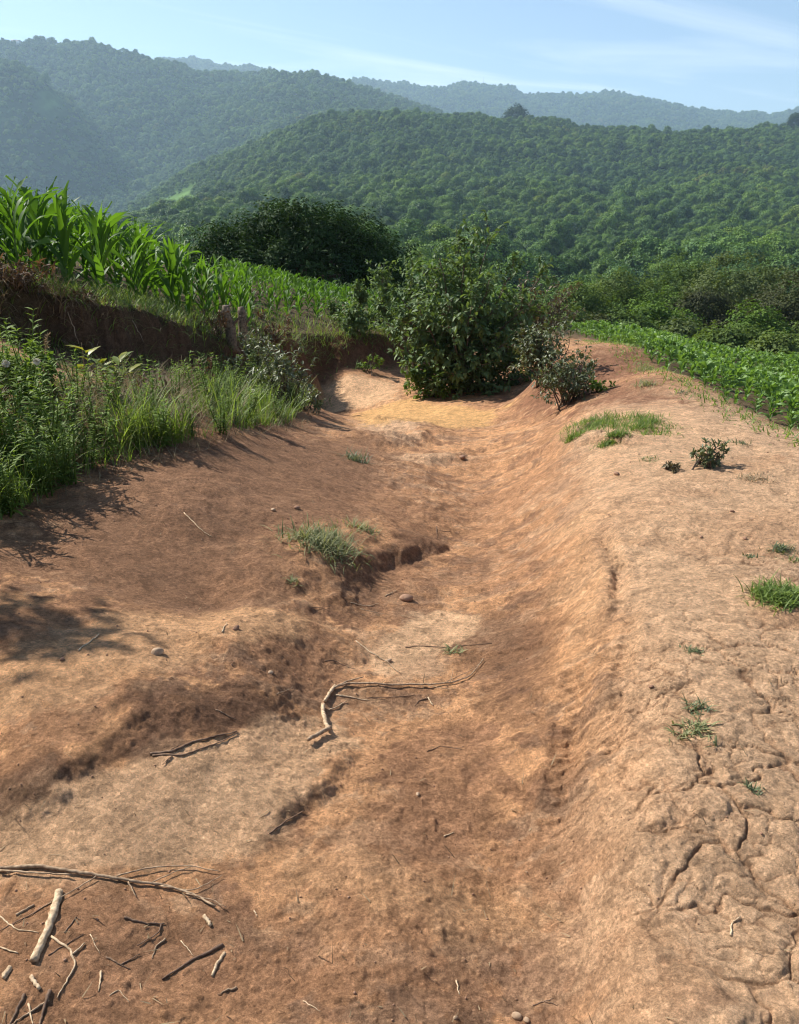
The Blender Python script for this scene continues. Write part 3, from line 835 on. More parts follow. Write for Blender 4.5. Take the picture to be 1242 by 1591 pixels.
def make_tree(name, loc, label, cat, rng, lobes, n_clump, per, L, W, spread, leafmat, trunk_h, trunk_r, group=None, n_limb=6, detail=0, parts=True, shell=.55, droop=.3, lumps=.3, rz=0, sc=1, bark=None, tint_top=0., zmin=None, calm=0.):
    root = empty(name, loc, label, cat, group, rz, sc)
    kids = []
    (v, f, t), C = crown(rng, lobes, n_clump, per, L, W, spread, droop, detail, shell, lumps, tint_top, zmin=zmin, calm=calm)
    g = Geo(); g.add(v, f, t); kids.append(g.build('crown', leafmat, root))
    g = Geo()
    lob = np.array(lobes); cen = lob[:, :3].mean(0)
    top = np.array([cen[0] * .5, cen[1] * .5, trunk_h])
    g.tube(limb_path((0, 0, -.3), top, rng, 6, .1), np.linspace(trunk_r * 1.25, trunk_r * .7, 6), 8)
    kids.append(g.build('trunk', bark or M_BARK, root, True))
    g = Geo()
    for i in range(n_limb):
        c = C[rng.integers(len(C))]
        st = top * (.55 + .45 * rng.random())
        g.tube(limb_path(st, st + (c - st) * .85, rng, 6, .2, .05), np.linspace(trunk_r * .5, trunk_r * .1, 6), 5)
    if n_limb:
        kids.append(g.build('limbs', bark or M_BARK, root, True))
        kids[-1].name = 'limb'
    KIDS[root.name] = kids
    return root


def forest_lobes(rng, h, r, k=None, fat=1.):
    """a core and many unequal boughs over a dome"""
    k = k or int(rng.integers(9, 14))
    L = [(0, 0, h * .55, r * .62, r * .62, h * .33, .8)]
    for i in range(k):
        a = i * 2.4 + rng.random() * .9; e = (i + .5) / k
        up = math.sin(e * 1.45); ho = math.cos(e * 1.45)
        q = r * (.26 + .2 * rng.random()) * fat
        L.append((math.cos(a) * r * .72 * ho * (.85 + .3 * rng.random()), math.sin(a) * r * .72 * ho * (.85 + .3 * rng.random()), h * (.36 + .50 * up * (.85 + .25 * rng.random())), q, q, q * (.75 + .3 * rng.random()), .9))
    return L


# library of wood trees for the far forest (not linked to the scene: only the forest instances it)
LIB = bpy.data.collections.new('wood_library')
for i in range(7):
    rg = np.random.default_rng(500 + i)
    h = 8 * (.8 + .55 * rg.random()); r = 4.4 * (.8 + .45 * rg.random())
    (v, f, t), C = crown(rg, forest_lobes(rg, h, r), 120, 24, .55, .5, .5, .1, 0, .8, .25, .1, calm=1.)
    g = Geo(); g.add(v, f, t)
    g.build('wood_%d' % i, M_FOREST, None, False, LIB)

# points of the far forest
def visible_points():
    out = []
    for y0, y1, cell, scl in ((150, 330, 5.2, .76), (330, 650, 5.0, .74), (650, 1300, 5.2, .72), (1300, 1900, 8.0, 1.1), (1900, 2900, 9.5, 1.1), (2900, 4700, 12, 1.3)):
        ny = int((y1 - y0) / cell); w = .62 * y1; nx = int(2 * w / cell)
        gx, gy = np.meshgrid(np.arange(nx), np.arange(ny))
        x = -w + (gx + RNG.random(gx.shape)) * cell; y = y0 + (gy + RNG.random(gx.shape)) * cell
        x = x.ravel(); y = y.ravel()
        k = np.abs(x / y) < .60
        out.append(np.c_[x[k], y[k], np.full(k.sum(), scl)])
    P = np.concatenate(out)
    z = hz(P[:, 0], P[:, 1])
    # drop what stands behind a crest and is never seen
    el = (HZ - CAM_H) / HYY
    run = np.maximum.accumulate(el, 0)
    i = np.clip(np.searchsorted(HR, P[:, 1]) - 2, 0, len(HR) - 1); j = np.clip(((P[:, 0] / P[:, 1] - HS[0]) / (HS[1] - HS[0])).astype(int), 0, len(HS) - 1)
    top = (z + 11 * P[:, 2] - CAM_H) / P[:, 1]
    keep = top > run[i, j] - .004
    keep &= RNG.random(len(P)) > clearing(P[:, 0], P[:, 1]) * 1.3
    return P[keep], z[keep]


FP, FZ = visible_points()
n = len(FP)
fs = FP[:, 2] * (.55 + .8 * RNG.random(n) ** 2.)
big = vnoise(FP[:, 0] / 40, FP[:, 1] / 40, 311)
fs *= .72 + .55 * smooth(.25, .75, big)
scatter('forest', np.c_[FP[:, 0], FP[:, 1], FZ - .8 - 2.2 * RNG.random(n) ** 2], fs, RNG.random(n) * 6.28, RNG.integers(0, 7, n), LIB)

# ------------------------------------------------------------------ individual trees below the right field and in the valley
wood_protos = []
for i in range(6):
    rg = np.random.default_rng(700 + i)
    h = 5.2 * (.9 + .3 * rg.random()); r = 2.9 * (.9 + .3 * rg.random())
    wood_protos.append((h, r, rg))
VALLEY = [  # picture column, row of the crown's top, distance, height, proto, label
    (905, 455, 52, 5.6, 0), (960, 435, 60, 6.8, 1), (1030, 487, 46, 4.6, 2), (1075, 418, 66, 8.0, 3), (1170, 425, 60, 8.0, 4), (1235, 448, 52, 6.8, 5),
    (1135, 508, 40, 4.6, 0), (1205, 530, 36, 3.9, 1), (1065, 500, 43, 4.2, 4), (985, 500, 43, 3.6, 3), (1100, 462, 56, 5.5, 5), (1000, 462, 58, 5.6, 2),
    (935, 500, 44, 3.4, 5), (1245, 555, 32, 3.0, 3), (1185, 490, 47, 4.5, 2), (1120, 560, 33, 2.6, 1), (1300, 500, 45, 5.5, 0), (890, 490, 47, 3.6, 1),
]
VL = ['dense green tree directly behind the small centre shrubs at the field end', 'broad grey-green tree with an open crown standing behind the maize field', 'rounded pale green tree at the lower edge of the maize field',
      'tallest spreading tree in the row beyond the right maize field', 'big airy grey-green tree near the right side of the valley row', 'dark reddish tinged tree at the right border of the picture',
      'dark bushy tree with yellowish leaves close beside the maize field', 'low round tree against the far maize edge at right', 'bright green bushy tree between the rounded pale one and the dark one', 'small leafy tree at the field edge below the broad grey-green tree',
      'mid green tree behind the bright bushy tree in the valley row', 'leafy tree half hidden behind the rounded pale green tree', 'small dark tree where the maize field narrows', 'low leafy tree at the right picture border touching the maize',
      'mid-sized dark tree behind the low round tree at right', 'short shrubby tree growing right out of the maize edge', 'tree just outside the right picture border', 'small tree peeping out beside the brown shrub']
M_V = [leaf_mat('valley_leaf_a', (.03, .06, .016), (.115, .165, .04), .26, None, .65, .2, .1), leaf_mat('valley_leaf_b', (.04, .07, .02), (.135, .18, .048), .26, None, .65, .2, .1),
       leaf_mat('valley_leaf_c', (.04, .085, .016), (.125, .20, .036), .26, None, .65, .2, .1), leaf_mat('valley_leaf_d', (.035, .065, .018), (.11, .165, .04), .26, None, .65, .2, .1),
       leaf_mat('valley_leaf_e', (.045, .07, .026), (.13, .165, .06), .26, None, .65, .2, .1), leaf_mat('valley_leaf_f', (.035, .035, .02), (.07, .085, .03), .2, None, .65, .2, .1)]
for (u, v, y, h, p), lab in zip(VALLEY, VL):
    rg = np.random.default_rng(int(u * 7 + v))
    x, yy, zt = at_y(u, v, y)
    zb = min(zt - h * .8, float(height(np.array([x]), np.array([y]), False)[0]) + 0) if y < 57 else zt - h
    H = zt - zb
    r = h * ((.56 if h > 4.7 else .47) + .1 * rg.random())
    lob = [(a, b, c + (H - h), d, e, f, w) for a, b, c, d, e, f, w in forest_lobes(rg, h, r, 8, 1.25)]
    if H > h * 1.2:
        lob.append((0, 0, (H - h) * .6, r * .6, r * .6, (H - h) * .6, .9))
    make_tree('valley_tree', (x, y, zb), lab, 'tree', rg, lob, int(330 * (h / 5) ** 1.2), 28, .17, .13, .2, M_V[p], H * .55, .14, 'trees in the valley beyond the maize', 5, 0, shell=.88, lumps=.25, tint_top=.08, calm=.6)

# mid-distance wood: each of the nearer trees is its own thing, copied from six
protos = []
for i in range(6):
    rg = np.random.default_rng(800 + i)
    h = 8 * (.85 + .35 * rg.random()); r = 4.3 * (.85 + .3 * rg.random())
    t = make_tree('forest_tree', (0, 0, -500), 'leafy green forest tree in the wood rising behind the valley', 'tree', rg, forest_lobes(rg, h, r), 230, 28, .30, .25, .40, M_FOREST, h * .5, .2,
                  'forest trees on the near slope', 0, 0, shell=.8, lumps=.35, tint_top=.12, calm=1.)
    protos.append([t, False])
cells = []
for yy in np.arange(64, 150, 5.0):
    for xx in np.arange(-.1 * yy, .60 * yy, 5.4):
        cells.append((xx + RNG.random() * 4, yy + RNG.random() * 4))
cells = np.array(cells); cz = hz(cells[:, 0], cells[:, 1])
for (x, y), z in zip(cells, cz):
    u, v = project(x, y, z + 8)
    if u < 590 or u > 1290:
        continue
    i = int(RNG.integers(6)); s = .5 + .45 * RNG.random()
    pr, used = protos[i]
    if not used:
        pr.location = (x, y, z - .4); pr.rotation_euler.z = RNG.random() * 6; pr.scale = (s, s, s); protos[i][1] = True
    else:
        copy_tree(pr, (x, y, z - .4), RNG.random() * 6.28, s)

# the tall round tree on the crest and the dark one at the border
for nm, u, v, y, h, r, lab, seed in (('crest_tree', 803, 164, 1130, 31, 16, 'tall dark round tree standing out on the forested crest', 41), ('crest_tree', 1238, 176, 1125, 24, 10, 'dark tree breaking the skyline where the crest meets the picture border', 42)):
    rg = np.random.default_rng(seed)
    x, yy, zt = at_y(u, v, y)
    make_tree(nm, (x, y, zt - h), lab, 'tree', rg, forest_lobes(rg, h, r), 260, 14, 1.5, 1.2, 1.2, M_MANGO, h * .5, .5, None, 3, 0, shell=.75, calm=1.)

# ------------------------------------------------------------------ mango tree behind the left field
rg = np.random.default_rng(77)
mx, my = at_y(470, 470, 31)[:2]
mz = float(height(np.array([mx]), np.array([my]), False)[0])
_, _, mt = at_y(470, 329, 31)
MH = mt - mz
ml = [(0, 0, MH * .5, 2.7, 2.4, MH * .36, 1.5), (-1.9, 0, MH * .38, 1.6, 1.8, MH * .3, .8), (1.9, 0, MH * .38, 1.6, 1.8, MH * .3, .8)]
for i in range(46):                                       # boughs over a wide dome
    a = i * 2.39996; e = (i + .5) / 46
    up = e ** .8; ho = math.sqrt(max(0, 1 - up * up))
    q = .62 + .4 * rg.random()
    ml.append((math.cos(a) * 3.35 * ho * (.92 + .14 * rg.random()), math.sin(a) * 2.9 * ho * (.92 + .14 * rg.random()), MH * (.16 + .70 * up + .05 * rg.normal()), q, q, q * (.7 + .25 * rg.random()), .42))
make_tree('mango_tree', (mx, my, mz), 'huge dark domed mango tree behind the left maize field', 'tree', rg, ml, 1250, 26, .16, .075, .15, M_MANGO, MH * .45, .3, None, 8, 0, shell=.85, lumps=.25, droop=.5, tint_top=.2, calm=.6)

# ------------------------------------------------------------------ bush in the road bend and its neighbours
rg = np.random.default_rng(88)
bx, by, bz = px(715, 612)
by += .45; bz = gz(bx, by)
sc_ = by / F                                        # metres per picture pixel there
def B(u, v):
    return ((u - 715) * sc_ * 1.0, (612 - v) * sc_)
def branchy(rng, targets, n_shoot, n_leaf, L, W, shoot, stem_r, droop=.25, start=.25):
    """stems that fork into leafy shoots: ragged outline, gaps between the shoots"""
    st = Geo(); P_ = []; D_ = []; N_ = []; T_ = []
    for tg in targets:
        p = limb_path((rng.normal() * .06, rng.normal() * .06, -.04), tg, rng, 9, .14, .06)
        ln = np.linalg.norm(p[-1] - p[0])
        st.tube(p, np.linspace(stem_r, stem_r * .25, 9), 5)
        axis = unit(p[-1] - p[0])
        for q in range(n_shoot):
            t = start + (1 - start) * rng.random() ** .75
            b = np.array([np.interp(t * 8, np.arange(9), p[:, k]) for k in range(3)])
            d = unit(axis * .6 + rand_dirs(1, rng)[0] * 1.0 + np.array([0, 0, .25]))
            sl = shoot * (.55 + .8 * rng.random()) * (1.15 - .5 * t)
            e = b + d * sl
            sp = limb_path(b, e, rng, 5, .12, -.05)
            st.tube(sp, np.linspace(stem_r * .22, stem_r * .08, 5), 4, False)
            tt = .15 + .85 * rng.random(n_leaf) ** .7
            pos = np.stack([np.interp(tt * 4, np.arange(5), sp[:, k]) for k in range(3)], 1)
            dd = unit(d * .7 + rand_dirs(n_leaf, rng) + np.array([0, 0, -droop]))
            P_.append(pos); D_.append(dd); N_.append(unit(np.array([0, 0, 1.]) + d * .35 + rand_dirs(n_leaf, rng) * .5)); T_.append(np.clip(.1 + .3 * rng.random() + .6 * rng.random(n_leaf), 0, 1.1))
    P_ = np.concatenate(P_); D_ = np.concatenate(D_); N_ = np.concatenate(N_); T_ = np.concatenate(T_)
    P_[:, 2] = np.maximum(P_[:, 2], .02)
    sz = L * (.55 + .75 * rng.random(len(P_)))
    lv = Geo(); lv.add(*leaf_geo(P_, D_, N_, sz, sz * W / L, 1, .18, .25, T_))
    return st, lv


root = empty('bush_tree', (bx, by, bz), 'large green leafy bush where the dirt track bends', 'bush')
tg = []
for u, v, dyy in ((700, 372, .1), (735, 365, 0), (765, 385, .2), (672, 395, -.2), (640, 410, .1), (628, 450, -.2), (795, 410, 0), (812, 450, .3), (720, 400, -.5), (690, 430, -.6), (760, 430, -.5), (655, 470, -.5), (625, 500, 0), (790, 480, -.5),
                  (735, 460, -.8), (700, 490, -.8), (660, 530, -.6), (815, 510, 0), (770, 520, -.8), (740, 545, -.9), (700, 560, -.9), (645, 560, -.3), (800, 555, -.5), (730, 390, .5), (680, 440, .6), (780, 460, .6), (665, 590, -.5), (760, 585, -.7), (832, 440, .3), (842, 485, .2), (838, 530, 0), (812, 578, -.4), (612, 470, .3), (606, 520, .4)):
    a, c = B(u, v)
    tg.append((a, dyy, c * .93))
st, lv = branchy(rg, tg, 17, 15, .10, .046, .5, .022)
k1 = st.build('limb', M_BARK, root); k2 = lv.build('foliage', M_BUSH, root)
g = Geo(); (v_, f_, t_), C_ = crown(rg, [(0, .15, 1.05, .55, .5, .85, 1), (-.35, .1, .6, .5, .45, .55, .7), (.4, .1, .65, .5, .45, .55, .7)], 330, 11, .10, .046, .11, .3, 1, .5, .4, zmin=.05)
g.add(v_, f_, t_); g.build('inner_foliage', M_BUSH, root)

def shrub(name, u, v, h_px, w_px, label, cat, leafmat, n_clump, per, L, W, seed, group=None, twigs=10, dy=0., twigmat=None, shell=.25, detail=1):
    rg = np.random.default_rng(seed)
    x, y, z = px(u, v)
    y += dy; z = gz(x, y) if y < 60 else z
    s = (y * CP + (CAM_H - z) * SP) / F
    h, w = h_px * s, w_px * s
    root = empty(name, (x, y, z), label, cat, group)
    tg = []
    nt_ = max(5, int(twigs * .8))
    for i in range(nt_):
        a = rg.random() * 6.28; e = rg.random()
        tg.append((math.cos(a) * w * .42 * math.sqrt(1 - e * e * .7), math.sin(a) * w * .38 * math.sqrt(1 - e * e * .7), h * (.28 + .62 * e * (.8 + .3 * rg.random()))))
    tot = n_clump * per
    nl = 11
    ns = max(3, int(round(tot / nt_ / nl)))
    g, lvg = branchy(rg, tg, ns, nl, L, W, .30 * max(h, w * .6), .006 + .006 * h, .15, .15)
    k1 = lvg.build('foliage', leafmat, root)
    k2 = g.build('stem', twigmat or M_BARK, root)
    KIDS[root.name] = [k1, k2]
    return root

shrub('shrub', 838, 560, 145, 90, 'brownish half-dry shrub leaning on the right side of the large bush', 'shrub', M_BROWN, 360, 7, .07, .035, 21, None, 22, .5)
shrub('shrub', 845, 600, 115, 85, 'sparse grey-green shrub in front of the brownish one on the mound', 'shrub', M_SCRUB, 330, 6, .06, .03, 22, None, 20, .1)
shrub('shrub', 878, 630, 95, 105, 'twiggy small-leaved shrub on the bare mound beside the big bush', 'shrub', M_SCRUB, 420, 6, .045, .022, 23, None, 26)
shrub('shrub', 668, 618, 55, 75, 'bright green low shrub at the foot of the large bush', 'shrub', M_WEED, 130, 7, .075, .035, 24, None, 10, .1)
shrub('shrub', 735, 610, 45, 70, 'low dark leafy shrub under the middle of the large bush', 'shrub', M_BUSH, 110, 7, .08, .035, 25, None, 8, .1)
shrub('shrub', 800, 590, 70, 90, 'low drooping shrub on the red mound just left of the twiggy one', 'shrub', M_BUSH, 110, 7, .08, .035, 26, None, 10, .2)
shrub('shrub', 612, 565, 120, 120, 'dark shrub overhanging the far cut bank beside the large bush', 'shrub', M_BUSH, 420, 7, .08, .04, 27, None, 8, .9)
shrub('shrub', 540, 540, 75, 120, 'dark shrub growing along the top of the far cut bank', 'shrub', M_BUSH, 320, 7, .075, .04, 28, None, 8, .8)
shrub('shrub', 575, 580, 30, 50, 'small sprig clinging to the shaded far cut bank', 'shrub', M_WEED, 40, 6, .06, .03, 29, None, 6, .0)
shrub('shrub', 935, 608, 20, 50, 'tiny bright green shrub right of the twiggy mound shrub', 'shrub', M_WEED, 45, 6, .045, .02, 30, None, 4)
shrub('shrub', 1100, 722, 40, 58, 'small spiny grey-green shrub alone on the bare shoulder', 'shrub', M_SCRUB, 75, 6, .035, .012, 131, None, 18)
shrub('shrub', 1046, 730, 14, 22, 'tiny dried shrublet beside the spiny grey-green one', 'shrub', M_BROWN, 14, 5, .025, .01, 137, None, 10)
shrub('shrub', 440, 640, 110, 95, 'dark red-tinged leafy shrub at the outer end of the left weeds', 'shrub', M_SCRUB, 170, 7, .06, .022, 33, None, 18, .2)
shrub('shrub', 390, 600, 90, 90, 'dull green shrub behind the tall grass below the stumps', 'shrub', M_SCRUB, 130, 7, .06, .024, 34, None, 16, .3)
shrub('shrub', 478, 640, 50, 40, 'small drooping leafy shrub hanging over the gully edge', 'shrub', M_SCRUB, 60, 6, .055, .02, 35, None, 10, .1)
shrub('shrub', 300, 615, 60, 80, 'russet half-withered shrub under the right part of the dark cut', 'shrub', M_RUSSET, 90, 6, .05, .02, 37, None, 16, .1)
shrub('shrub', 215, 640, 55, 120, 'tangled brown dried shrub in the middle of the weedy slope', 'shrub', M_RUSSET, 80, 6, .05, .016, 38, None, 26, .0)
shrub('shrub', 30, 470, 50, 120, 'reddish dried scrub hanging over the bank lip at far left', 'shrub', M_RUSSET, 150, 7, .07, .018, 39, None, 26, .1)
shrub('shrub', 130, 470, 26, 70, 'small dried scrub on the bank lip right of the reddish one', 'shrub', M_RUSSET, 60, 7, .06, .016, 40, None, 14, .1)
shrub('shrub', 420, 545, 40, 80, 'dull brown scrub on the bank lip right of the two stumps', 'shrub', M_RUSSET, 90, 7, .06, .02, 43, None, 16, .1)
shrub('shrub', 330, 535, 45, 60, 'brown thorny scrub left of the two stumps', 'shrub', M_RUSSET, 60, 6, .05, .018, 44, None, 16, .1)
shrub('shrub', 25, 610, 70, 110, 'leafy shrub with roundish leaves against the dark cut at far left', 'shrub', M_WEED, 130, 7, .06, .03, 36, None, 10, .2)

# ------------------------------------------------------------------ maize
def maize_geo(rng, h, n_leaf, big, wide=1.):
    st = Geo(); lv = Geo()
    sh = h * .78
    pts = limb_path((0, 0, -.05), (rng.normal() * .03, rng.normal() * .03, sh), rng, 7, .03)
    st.tube(pts, np.linspace(.013, .005, 7) * (h / 1.1), 6)
    az0 = rng.random() * 6.28
    for i in range(n_leaf):
        f = i / (n_leaf - 1)
        z0 = sh * (.06 + .92 * f)
        az = az0 + (i % 2) * math.pi + rng.normal() * .45
        L = h * ((.43 if big else .50) + .30 * math.sin(math.pi * min(1, .25 + .75 * f))) * (.8 + .35 * rng.random())
        if f > .85:
            L *= .75
        W = (.088 if big else .088) * h / 1.1 * (.75 + .4 * rng.random()) * wide
        k = 9
        ang = R(12 + 22 * (1 - f) + rng.normal() * 7); curl = R((84 if big else 100) - 40 * f + rng.normal() * 24)
        t = np.linspace(0, 1, k)
        th = ang + curl * t ** 1.7
        dl = L / (k - 1)
        rad = np.concatenate([[0], np.cumsum(np.sin(th[:-1]) * dl)]); zz = np.concatenate([[0], np.cumsum(np.cos(th[:-1]) * dl)])
        c = np.array([math.cos(az), math.sin(az), 0]); b = np.array([-math.sin(az), math.cos(az), 0])
        mid = np.array([0, 0, z0]) + np.interp(z0, pts[:, 2], pts[:, 0]) * np.array([1, 0, 0]) + c * rad[:, None] + np.array([0, 0, 1]) * zz[:, None]
        tw = rng.normal() * .8 * t
        wv = W * np.minimum(1, .45 + 2.6 * t) * (1 - t ** 2.6) + .001
        nrm = -c * np.cos(th)[:, None] + np.array([0, 0, 1]) * np.sin(th)[:, None]
        side = b * np.cos(tw)[:, None] + nrm * np.sin(tw)[:, None]
        wav = .12 * W * np.sin(t * 14 + rng.random() * 6)[:, None]
        l = mid - side * wv[:, None] * .5 + nrm * (.22 * wv[:, None] + wav); r_ = mid + side * wv[:, None] * .5 + nrm * (.22 * wv[:, None] - wav)
        v = np.stack([l, mid, r_], 1).reshape(-1, 3)
        a = np.arange(k - 1)[:, None] * 3
        q = np.concatenate([a + [0, 3, 4, 1], a + [1, 4, 5, 2]])
        tint = np.clip(.25 + .5 * rng.random() + .25 * f + np.repeat(t, 3) * .1, 0, 1.2)
        lv.add(v, [q], tint)
    return st, lv


MZ_BIG, MZ_SMALL = [], []
MLIB = bpy.data.collections.new('maize_library')
for i in range(8):
    st, lv = maize_geo(np.random.default_rng(900 + i), 1.05, 11, True)
    MZ_BIG.append((st, lv))
for i in range(6):
    st, lv = maize_geo(np.random.default_rng(950 + i), .5, 8, False, 1.35)
    MZ_SMALL.append((st, lv))
    lv.build('young_maize_%d' % i, M_MAIZE, None, True, MLIB)
CROP = []; CLIB = bpy.data.collections.new('crop_library')
for i in range(6):
    st, lv = maize_geo(np.random.default_rng(980 + i), .25, 9, False, 2.8)
    CROP.append((st, lv)); lv.build('low_crop_%d' % i, M_CROP, None, True, CLIB)
_mz = {}


def maize(kind, i, x, y, z, s, label, group):
    key = (kind, i)
    rz = RNG.random() * 6.28; tilt = RNG.normal() * .06
    if key not in _mz:
        st, lv = {'b': MZ_BIG, 's': MZ_SMALL, 'c': CROP}[kind][i]
        root = empty('crop_plant' if kind == 'c' else 'maize_plant', (x, y, z), label, 'crop plant' if kind == 'c' else 'maize plant', group, rz, s)
        KIDS[root.name] = [st.build('stalk', M_MAIZE_STALK, root, True), lv.build('foliage', M_CROP if kind == 'c' else M_MAIZE, root, True)]
        _mz[key] = root
        return root
    return copy_tree(_mz[key], (x, y, z), rz, s, label, group, tilt)


def in_field_left(x, y, margin):
    d, s, a = BANK(np.array([x]), np.array([y]))
    return d[0] * s[0] > margin


# tall maize on the left bank: picture line of the front row, rows going back
cand = []
for row, yo in enumerate(np.arange(0, 6.6, .6)):
    for x in np.arange(-9.5, -1.0, .27):
        # front edge follows the bank, 0.9 m behind it
        xx = x + RNG.normal() * .07
        fy = np.interp(xx, [-9, -4.4, -3.9, -3.0, -2.3, -1.5], [7.6, 8.2, 8.7, 10.2, 11.4, 14]) + yo + RNG.normal() * .08
        if in_field_left(xx, fy, .45) and fy < 17:
            cand.append((xx, fy, row))
n_big = 0
for x, y, row in cand:
    z = gz(x, y)
    u, v = project(x, y, z + .8)
    if u < -160 or u > 385:
        continue
    if row > 5 and RNG.random() < .35:
        continue
    s = np.interp(u, [0, 130, 250, 330, 380], [.92, .88, .82, .66, .5]) * (.86 + .26 * RNG.random())
    lab = 'tall bright green maize plant in the dense stand on the left bank' if row < 2 else 'tall maize plant deep inside the stand on the left bank'
    maize('b', int(RNG.integers(8)), x, y, z, s, lab, 'tall maize plants on the left bank')
    n_big += 1

# young maize: middle strip behind the bank and the field sloping away on the right
young = []
for y in np.arange(13, 29, .62):
    for x in np.arange(-6, 2.2, .30):
        xx, yy = x + RNG.normal() * .06, y + RNG.normal() * .1
        young.append((xx, yy, 'm'))
for y in np.arange(5.2, 32, .40):
    for x in np.arange(1.5, 24, .21):
        young.append((x + RNG.normal() * .05, y + RNG.normal() * .1, 'r'))
Yg = np.array([(a, b) for a, b, c in young]); Yk = np.array([c for a, b, c in young])
yz = height(Yg[:, 0], Yg[:, 1])
u, v = project(Yg[:, 0], Yg[:, 1], yz + .2)
db, sb, _ = BANK(Yg[:, 0], Yg[:, 1]); de, se, _ = EDGE_R(Yg[:, 0], Yg[:, 1])
okm = (Yk == 'm') & (db * sb > .7) & (u > 345) & (u < 640)
okr = (Yk == 'r') & (de * -se > .12) & (u > 860) & (u < 1900) & (Yg[:, 1] < 31)
ok = okm | okr
for kind_, kk, cap, proto, lib, stuff in (('m', okm, max(60, 296 - n_big), 's', MLIB, 'maize_field'), ('r', okr, 296, 'c', CLIB, 'crop_field')):
    rest = []
    for c, i in enumerate(sorted(np.nonzero(kk)[0], key=lambda i: Yg[i, 1] + (50 if u[i] > 1262 else 0))):
        s = (.62 + .28 * RNG.random()) if kind_ == 'm' else (.62 + .5 * RNG.random()) * (.6 + .45 * float(smooth(.1, .9, de[i])))
        if c < cap:
            lab = 'young maize plant in the strip between bank and mango tree' if kind_ == 'm' else 'low broad-leaved crop plant in the field sloping away on the right'
            maize(proto, int(RNG.integers(6)), Yg[i, 0], Yg[i, 1], yz[i] - .01, s, lab, 'young maize plants in the strip' if kind_ == 'm' else 'low crop plants in the right field')
        else:
            rest.append((Yg[i, 0], Yg[i, 1], yz[i], s))
    rest = np.array(rest)
    scatter(stuff, rest[:, :3], rest[:, 3], RNG.random(len(rest)) * 6.28, RNG.integers(0, 6, len(rest)), lib)

# ------------------------------------------------------------------ grass
def blades(rng, P, L, W, lean, tint, dirs=None, seg=3, lift=1.0):
    """arching strips rooted at P"""
    n = len(P)
    az = rng.random(n) * 6.28 if dirs is None else dirs
    c = np.c_[np.cos(az), np.sin(az), np.zeros(n)]; b = np.c_[-np.sin(az), np.cos(az), np.zeros(n)]
    th = lean * (.25 + .9 * rng.random(n)); cu = R(25) + R(60) * rng.random(n)
    pts = [P]; p = P.copy()
    for s in range(seg):
        a = np.minimum(th + cu * (s / seg) * lift, R(150))
        p = p + (c * np.sin(a)[:, None] + np.array([0, 0, 1]) * np.cos(a)[:, None]) * (L / seg)[:, None]
        pts.append(p)
    V = []
    for s, p in enumerate(pts):
        w = W * (1 - (s / seg) ** 1.8) * .5 + 1e-4
        V += [p - b * w[:, None], p + b * w[:, None]]
    V = np.stack(V, 1); k = (seg + 1) * 2
    base = np.arange(n)[:, None] * k
    f = np.concatenate([base + [2 * s, 2 * s + 1, 2 * s + 3, 2 * s + 2] for s in range(seg)])
    return V.reshape(-1, 3), [f], np.repeat(tint, k)


def region_points(rng, poly, n, filt=None):
    """ground points whose picture position falls in a polygon, spread evenly over the ground"""
    W = np.array([zp for zp in [px(u, v)[:2] for u, v in poly]])
    lo, hi = W.min(0), W.max(0)
    out = []
    tot = 0
    while tot < n:
        p = lo + (hi - lo) * rng.random((n * 2, 2))
        ins = np.zeros(len(p), bool)
        j = len(W) - 1
        for i in range(len(W)):
            xi, yi = W[i]; xj, yj = W[j]
            c = ((yi > p[:, 1]) != (yj > p[:, 1])) & (p[:, 0] < (xj - xi) * (p[:, 1] - yi) / (yj - yi + 1e-12) + xi)
            ins ^= c; j = i
        p = p[ins]
        if filt is not None:
            p = p[filt(p[:, 0], p[:, 1])]
        out.append(p); tot += len(p)
        if len(out) > 60:
            break
    p = np.concatenate(out)[:n]
    return np.c_[p, height(p[:, 0], p[:, 1])]


rg = np.random.default_rng(1234)
WEEDS = [(-260, 900), (0, 815), (60, 775), (120, 742), (220, 712), (300, 688), (400, 668), (450, 655), (485, 628), (440, 600), (350, 608), (270, 605), (130, 600), (0, 600), (-260, 640)]
clump = lambda x, y: vnoise(x * 3.2, y * 3.2, 401) + .25 * rg.random(np.shape(x)) > .42
g = Geo()
P = region_points(rg, WEEDS, 4200, clump); n = len(P)
g.add(*blades(rg, P, .09 + .17 * rg.random(n), .004 + .006 * rg.random(n), R(38), np.clip(.1 + .9 * rg.random(n), 0, 1.1)))
P = region_points(rg, [(285, 690), (450, 660), (480, 630), (430, 605), (350, 612), (285, 640)], 1700, lambda x, y: vnoise(x * 3.2, y * 3.2, 401) + .25 * rg.random(np.shape(x)) > .52); n = len(P)
g.add(*blades(rg, P, .10 + .42 * rg.random(n) ** 1.8, .005 + .008 * rg.random(n), R(38), np.clip(.05 + 1.0 * rg.random(n), 0, 1.2)))
P = region_points(rg, [(180, 705), (290, 688), (290, 660), (180, 665)], 700, clump); n = len(P)
g.add(*blades(rg, P, .18 + .25 * rg.random(n), .006 + .006 * rg.random(n), R(30), np.clip(.3 + .8 * rg.random(n), 0, 1.3)))
P = region_points(rg, [(-250, 880), (0, 805), (110, 745), (110, 680), (-250, 700)], 1800, clump); n = len(P)
g.add(*blades(rg, P, .14 + .2 * rg.random(n), .005 + .007 * rg.random(n), R(35), np.clip(.2 + .8 * rg.random(n), 0, 1.2)))
tag(g.build('grass', M_GRASS), 'green grass covering the weedy slope under the left bank', 'grass', kind='stuff')

